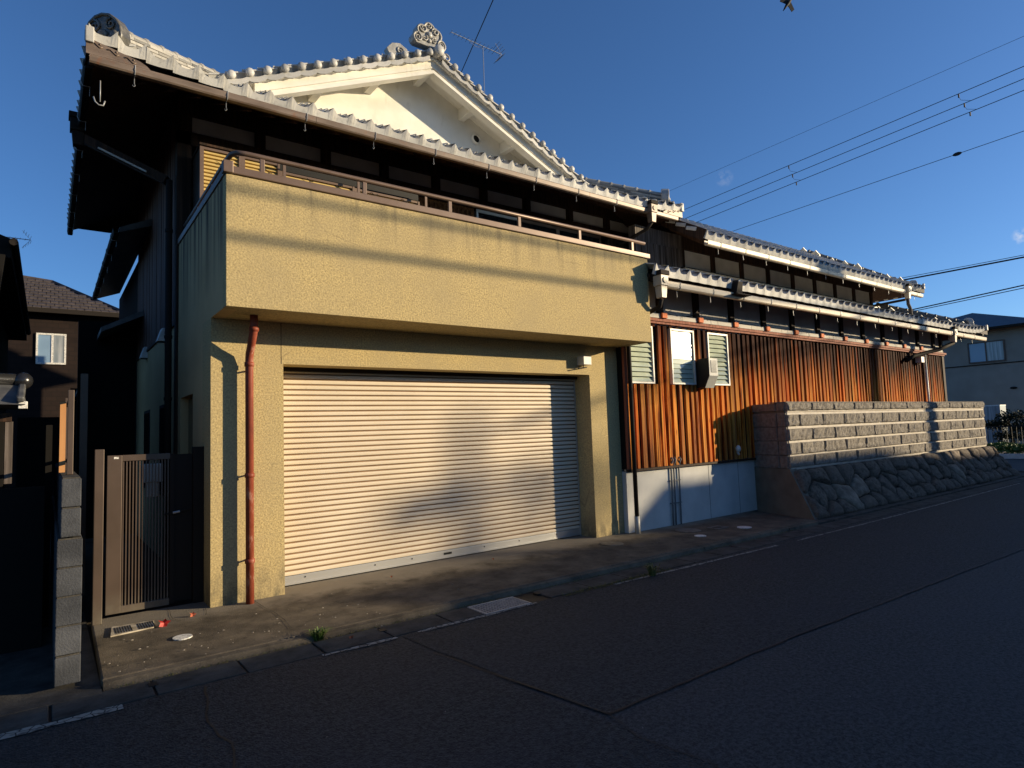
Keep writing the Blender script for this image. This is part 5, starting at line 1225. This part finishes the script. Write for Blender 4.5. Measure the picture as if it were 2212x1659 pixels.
# ================================================================== small things on the ground
t_ = thing('drain_cover', 'pale rectangular slotted drain cover on the pavement near the gate', 'drain cover', (-.67, -.25, 0))
q = [(-.86,-.40),(-.53,-.36),(-.50,-.12),(-.83,-.08)]
MB().hexa([(x, y, .0) for x, y in q], [(x, y, .012) for x, y in q]).build('plate', 'drain_cover', t_, bevel=.003)
for k in range(16):
    if k in (7, 8): continue
    x = -.815+k*.0195; MB().box(x, x+.007, -.36+.0*k, -.15, .0125, .0145).build('slot', 'black_rubber', t_)
t_ = thing('pavement_lid', 'round white drain lid on the pavement near the gate', 'drain lid', (-.38, -.85, 0)); MB().disc((-.378, -.85), .075, .075, 0, .008, 24).build('lid', 'lid_white', t_)
for x, y, r_, m_, lab in ((5.09,-.523,.16,'iron_lid','dull round iron lid on the pavement before the garage pillar'), (6.68,-.60,.20,'iron_lid','large dull round iron lid by the grey base wall'), (6.41,-1.028,.085,'lid_white','smaller white round lid nearest the kerb by the pipes'), (7.48,-1.06,.11,'lid_white','larger white round lid nearest the boulder wall')):
    t_ = thing('pavement_lid', lab, 'drain lid', (x, y, 0)); MB().disc((x, y), r_, r_, 0, .007, 28).build('lid', m_, t_)
    if m_ == 'iron_lid': MB().disc((x, y), r_*.88, r_*.88, .007, .0095, 28).build('lid_face', m_, t_)
t_ = thing('hatch_cover', 'dark square hatch in the pavement between the round lids', 'hatch', (7.2, -.78, 0)); B(7.05, 7.35, -.88, -.66, 0, .008).build('plate', 'iron_lid', t_); B(7.12, 7.28, -.82, -.72, .008, .011).build('grip', 'black_rubber', t_)
t_ = thing('street_grating', 'steel bar grating set in the street gutter before the shutter', 'drain grating', (2.2, -1.8, -.05))
B(1.96, 2.50, -1.95, -1.64, -.075, -.060).build('pit', 'black_rubber', t_)
MB().box(1.96, 2.50, -1.955, -1.935, -.06, -.040).box(1.96, 2.50, -1.655, -1.635, -.06, -.040).box(1.96, 1.975, -1.935, -1.655, -.06, -.040).box(2.485, 2.5, -1.935, -1.655, -.06, -.040).build('frame', 'galvanised', t_)
for k in range(17): B(1.985+k*.03, 1.993+k*.03, -1.935, -1.655, -.058, -.041).build('bar', 'galvanised', t_)
for k in range(5): B(1.975, 2.485, -1.89+k*.05, -1.884+k*.05, -.058, -.043).build('cross_bar', 'galvanised', t_)
def leaf(x, y, z, s, mat, label, tilt):
    t = thing('fallen_leaf', label, 'leaf', (x, y, z)); mb = MB(); pts = []
    for k in range(10):
        a = 2*math.pi*k/10; rr_ = s*(1 if k % 2 == 0 else .55); pts.append(Vector((math.cos(a)*rr_, math.sin(a)*rr_, .35*s*math.cos(a*2))))
    for k in range(10): mb.quad((0,0,0), pts[k], pts[(k+1) % 10])
    xform(mb, Matrix.Translation((x, y, z+s*.5)) @ Matrix.Rotation(tilt, 4, 'X')).build('blade', mat, t)
    MB().tube([(x, y, z+s*.5), (x+s*.6, y+s*.4, z+.01)], .0025, 4).build('stalk', mat, t)
leaf(-.45, -.36, 0, .055, 'red_leaf_mat', 'bright red fallen leaf beside the slotted drain cover', .8)
leaf(-.19, -.20, 0, .032, 'orange_leaf_mat', 'small orange fallen leaf on the pavement near the garage corner', 1.0)
leaf(.75, -1.72, -.05, .028, 'dry_leaf', 'dark red leaf lying in the street gutter past the weed', .3)
leaf(1.9, -.1, 0, .02, 'dry_leaf', 'tiny dry leaf before the left half of the shutter', .5); leaf(3.3, -.15, 0, .02, 'dry_leaf', 'tiny dry leaf before the right half of the shutter', .5)
gm = MB(); rnd = random.Random(5)
for _ in range(70):
    if rnd.random() < .6: x = rnd.uniform(-.95, 1.2); y = rnd.gauss(-1.2, .22)
    else: x = rnd.uniform(-.9, 6); y = rnd.uniform(-1.5, -.3)
    y = max(-1.6, min(-.1, y)); s = rnd.uniform(.003, .010)*(1.4 if rnd.random() < .08 else 1); z = .002 if y > -1.5 else -.045
    gm.ball((x, y, z+s*.3), s, 5, 3, (1.3, 1, .6))
gm.build('gravel_litter', 'block_stone', None, kind='stuff', label='scattered grit along the kerb')
gm = MB()
for _ in range(120):
    x = rnd.uniform(-2, 9); y = rnd.uniform(-6.2, -2.1); s = rnd.uniform(.0015, .0045); gm.ball((x, y, -.045), s, 4, 3)
gm.build('road_grit', 'block_stone', None, kind='stuff', label='tiny pale stones on the asphalt')
def tuft(x, y, z, n, h, mat, label, name='weed', spread=.09):
    t = thing(name, label, 'weed', (x, y, z)); mb = MB()
    for _ in range(n):
        a = rnd.uniform(0, 2*math.pi); L_ = h*rnd.uniform(.6, 1.2); w = .006; bx = x+rnd.uniform(-spread, spread)*.4; by = y+rnd.uniform(-.02, .02)
        d = Vector((math.cos(a), math.sin(a), 0)); s = Vector((-d.y, d.x, 0))*w; p0 = Vector((bx, by, z)); p1 = p0+d*L_*.35+Vector((0,0,L_*.7)); p2 = p0+d*L_*.9+Vector((0,0,L_*.65))
        mb.quad(p0-s, p0+s, p1+s, p1-s); mb.quad(p1-s, p1+s, p2)
    mb.build('blades', mat, t)
tuft(.53, -1.57, -.05, 60, .12, 'hedge_leaf', 'green weed growing from the kerb joint left of the shutter')
tuft(4.2, -2.02, -.05, 30, .16, 'dry_grass', 'wispy dry weed on the road edge before the garage')
mb = MB()
for _ in range(900):
    x = 2.9+rnd.random()**1.0*1.7; y = -1.96+rnd.gauss(0, .025); p = Vector((x, y, -.05)); a = rnd.uniform(0, 6.28); L_ = rnd.uniform(.012, .045); d = Vector((math.cos(a), math.sin(a), rnd.uniform(.3, 1)))*L_; s = Vector((-math.sin(a), math.cos(a), 0))*.0025
    mb.quad(p-s, p+s, p+d)
mb.build('edge_grass', 'dry_grass', None, kind='stuff', label='dry moss and grass along the road edge')
mb = MB()
for _ in range(1600):
    x = -.95+rnd.random()*9; y = -1.585+rnd.gauss(0, .012); p = Vector((x, y, -.05)); a = rnd.uniform(0, 6.28); L_ = rnd.uniform(.006, .022); d = Vector((math.cos(a), math.sin(a), rnd.uniform(.3, 1)))*L_; s = Vector((-math.sin(a), math.cos(a), 0))*.003
    mb.quad(p-s, p+s, p+d)
mb.build('kerb_moss', 'dry_grass', None, kind='stuff', label='moss in the joint between kerb and gutter')

# ================================================================== antennas, wires, bird
def yagi(name, label, base, top, boomdir, L, n, parentmat='antenna_metal', scale=1.0, tilt=0.0, r=.012):
    t = thing(name, label, 'antenna', base); mb = MB().tube([base, top], r*1.3, 6); mb.build('mast', parentmat, t)
    d = Vector(boomdir).normalized(); s = d.cross(Vector((0,0,1))).normalized(); T = Vector(top)
    A = T-d*L*.62; Bq = T+d*L*.38; MB().tube([A, Bq], r, 6).build('boom', parentmat, t)
    for k in range(n):
        p = A+d*(L*.85*k/(n-1)); w = .09*scale*(1+k*.05); MB().tube([p-s*w, p+s*w], r*.45, 4).build('element', parentmat, t)
    for sg in (-1, 1):
        for k in range(4): p = Bq-d*(.05*k*scale); w = .18*scale; q = p+Vector((0,0,sg*(.06+.05*k)*scale)); MB().tube([q-s*w, q+s*w], r*.5, 4).build('reflector', parentmat, t)
        MB().tube([Bq, Bq-d*.18*scale+Vector((0,0,sg*.24*scale))], r*.6, 4).build('reflector_arm', parentmat, t)
    MB().tube([T-d*.3*L+Vector((0,0,0)), T-d*.15*L-Vector((0,0,.10*scale)), T+d*.02*L-Vector((0,0,.04))], r*.5, 4).build('brace', parentmat, t)
yagi('tv_antenna', 'tall roof television antenna right of the gable peak', (7.73, 6, 7.5), (7.74, 6, 11.80), (.92, -.1, -.11), 1.5, 12)
yagi('tv_antenna', 'small television antenna above the dark house at the left edge', (-1.93, 10, 4.0), (-1.915, 10, 6.16), (1, .1, .02), .62, 7, scale=.8, r=.008)
wg = 'power lines crossing over the side street'
def wire(A, Bq, label, r=.015, sag=0, ext=1.0, group=None):
    A = Vector(A); Bq = Vector(Bq); pts = [A.lerp(Bq, k/24)+Vector((0,0,-sag*4*(k/24)*(1-k/24))) for k in range(25)]
    return tag(MB().tube(pts, r, 6).build('power_line', 'black_rubber'), label, 'power line', group)
def lext(A, Bq, a, b): A = Vector(A); Bq = Vector(Bq); d = Bq-A; return tuple(A-d*a), tuple(Bq+d*b)
for i, (A, Bq, r_, lb) in enumerate((((24,-1.556,13.891),(24,12.972,13.597),.006,'topmost thin power line in the right half of the sky'),
    ((24,-1.48,12.905),(24,12.043,12.358),.012,'upper of the three parallel power lines over the wing'),
    ((24,-1.448,12.496),(24,11.656,11.909),.012,'middle of the three parallel power lines over the wing'),
    ((24,-1.419,12.118),(24,11.409,11.509),.012,'lowest of the three parallel power lines over the wing'),
    ((24,-1.316,10.787),(24,9.301,10.514),.010,'single power line with a splice bead right of the wing roof'),
    ((24,-1.008,6.80),(24,5.2,6.80),.026,'thicker cable dipping to the far upper eave'),
    ((24,-1.012,6.87),(24,5.2,6.9),.010,'thin cable just above the thicker cable by the far upper eave'),
    ((24,-.938,5.892),(24,5.2,5.45),.02,'upper line of the lowest cable pair at the right edge'),
    ((24,-.932,5.802),(24,5.2,5.40),.013,'lower line of the lowest cable pair at the right edge'))):
    a, b = lext(A, Bq, 1.2 if i < 5 else 2.0, 1.5 if i < 5 else .6)
    wire(a, b, lb, r_, 0 if i < 5 else .12, group=wg)
def lp(A, Bq, y): A = Vector(A); Bq = Vector(Bq); return A+(Bq-A)*((y-A.y)/(Bq.y-A.y))
L3 = (((24,-1.48,12.905),(24,12.043,12.358)), ((24,-1.448,12.496),(24,11.656,11.909)), ((24,-1.419,12.118),(24,11.409,11.509)))
for y, nm in ((.35, 'nearer'), (6.6, 'farther')):
    t_ = thing('line_spacer', nm+' set of clamps and jumper loops on the three parallel lines', 'clamp', tuple(lp(*L3[1], y)))
    for q_, l3 in enumerate(L3):
        p = lp(*l3, y-q_*.14); MB().tube([p, p+Vector((0,0,-.14))], .024, 6).build('clamp', 'black_rubber', t_)
        if q_ < 2: p2 = lp(*L3[q_+1], y-.14*(q_+1)-.2); MB().tube([p+Vector((0,0,-.1)), p.lerp(p2, .5)+Vector((0,.12,-.05)), p2], .007, 4).build('jumper', 'black_rubber', t_)
p = lp((24,-1.316,10.787),(24,9.301,10.514), .55); tag(MB().ball(p, .08, 8, 6, (.8, 1.8, .8)).build('splice_bead', 'black_rubber'), 'dark splice bead on the single power line at the right', 'splice')
tag(MB().tube([(12.8, 15.2, 16.98), (12.32, 14.0, 16.77), (10.33, 9.0, 15.95), (9.33, 6.5, 15.54)], .018, 5).build('drop_wire', 'black_rubber'), 'steep overhead wire passing behind the antenna and gable peak', 'wire')
bd = thing('bird', 'small dark bird in flight at the top edge of the sky', 'bird', (31.6, 10, 25.0))
mb = MB(); b0 = Vector((31.55, 10, 24.98)); ax = Vector((-.55, .2, -.8)).normalized(); sd_ = Vector((.75, -.3, -.55)).normalized()
mb.tube([b0-ax*.45, b0-ax*.3, b0, b0+ax*.35, b0+ax*.62], [.03, .085, .11, .06, .02], 8); mb.build('body', 'bird_black', bd, smooth=True)
for s in (-1, 1): MB().hexa([b0-ax*.22, b0+ax*.12, b0+sd_*s*.45+ax*.30, b0+sd_*s*.5+ax*.05], [b0-ax*.2+Vector((.01,-.03,.02)), b0+ax*.12+Vector((.01,-.03,.02)), b0+sd_*s*.45+ax*.30+Vector((.005,-.01,.01)), b0+sd_*s*.5+ax*.05+Vector((.005,-.01,.01))]).build('wing', 'bird_black', bd)

# ================================================================== across the street (behind the camera): houses, pole, tree
def opp_house(x0, x1, y0, y1, ez, rz, label, garden=None):
    t = thing('opposite_house', label, 'house', ((x0+x1)/2, (y0+y1)/2, 0), 'houses across the street')
    B(x0+.5, x1-.5, y0+.5, y1-.5, -.07, ez).build('wall', 'opposite_wall', t)
    ym = (y0+y1)/2; mb = MB(); h = (rz-ez)
    mb.hexa([(x0, y0, ez), (x0, ym, rz), (x0, y1, ez)], [(x1, y0, ez), (x1, ym, rz), (x1, y1, ez)]); mb.build('roof', 'dark_tile', t)
    for k in range(int((x1-x0)/3)):
        x = x0+1.2+k*3; f = B(x, x+1.3, y1-.5, y1-.44, .9, min(2.1, ez-.3)).build('window', 'aluminium', t); B(x+.06, x+1.24, y1-.439, y1-.43, .96, min(2.04, ez-.36)).build('pane', 'dark_glass', f)
opp_house(3, 21.9, -19, -11, 3.4, 5.03, 'long low tiled house across the street behind the viewer')
opp_house(22.3, 28.5, -19, -11, 3.5, 5.44, 'small tiled house between two others across the street')
opp_house(28.9, 33.6, -19, -11, 4.0, 6.28, 'tall narrow tiled house across the street')
opp_house(34, 62, -19, -11, 3.9, 5.85, 'wide tiled house across the street at the far end')
up_o = thing('utility_pole', 'round concrete utility pole on the opposite kerb', 'utility pole', (27.2, -8.65, 0), 'utility poles')
MB().tube([(27.2, -8.65, -.1), (27.2, -8.65, 11)], [.19, .13], 14).build('shaft', 'pole_concrete', up_o, smooth=True)
for z in (9.8, 10.5): B(27.15, 27.25, -9.5, -7.8, z, z+.08).build('cross_arm', 'galvanised', up_o)
for y in (-9.4, -8.2, -7.9): MB().tube([(27.2, y, 10.58), (27.2, y, 10.75)], .04, 8).build('insulator', 'lid_white', up_o)
MB().tube([(27.0, -8.95, 8.2), (27.0, -8.95, 9.1)], .24, 14).build('transformer', 'grey_plastic', up_o, smooth=True)
up2 = thing('utility_pole', 'far concrete utility pole on the opposite kerb', 'utility pole', (-16, -8.65, 0), 'utility poles')
MB().tube([(-16, -8.65, -.1), (-16, -8.65, 11)], [.19, .13], 14).build('shaft', 'pole_concrete', up2, smooth=True)
for z, r_, lb in ((7.02, .035, 'upper telephone cable along the far side of the street'), (6.55, .04, 'lower telephone cable along the far side of the street')):
    wire((-16, -8.5, z+.35), (27.2, -8.5, z+.35), lb, r_, .42)
    
tr = thing('garden_tree', 'tall sparse tree standing beyond the houses across the street', 'tree', (48.2, -30, 0))
MB().tube([(48.2,-30,-.1),(48.3,-30,5),(48.15,-30.1,9.5),(48.2,-30,13.3)], [.3,.24,.2,.10], 8).build('trunk', 'bark', tr)
mb = MB(); rnd = random.Random(9)
def tp():
    c = rnd.choice(((47.4, -30, 12.05, .33), (48.9, -30.3, 11.6, .9), (49.9, -29.8, 11.9, .8), (49.2, -30, 12.3, .5)))
    v = Vector((rnd.gauss(0,1), rnd.gauss(0,1), rnd.gauss(0,1))).normalized()*rnd.random()**.4; return (c[0]+v.x*c[3], c[1]+v.y*c[3], c[2]+v.z*c[3]*.7)
leaves(mb, 430, tp, .14, rnd); mb.build('crown', 'leaf_green', tr)
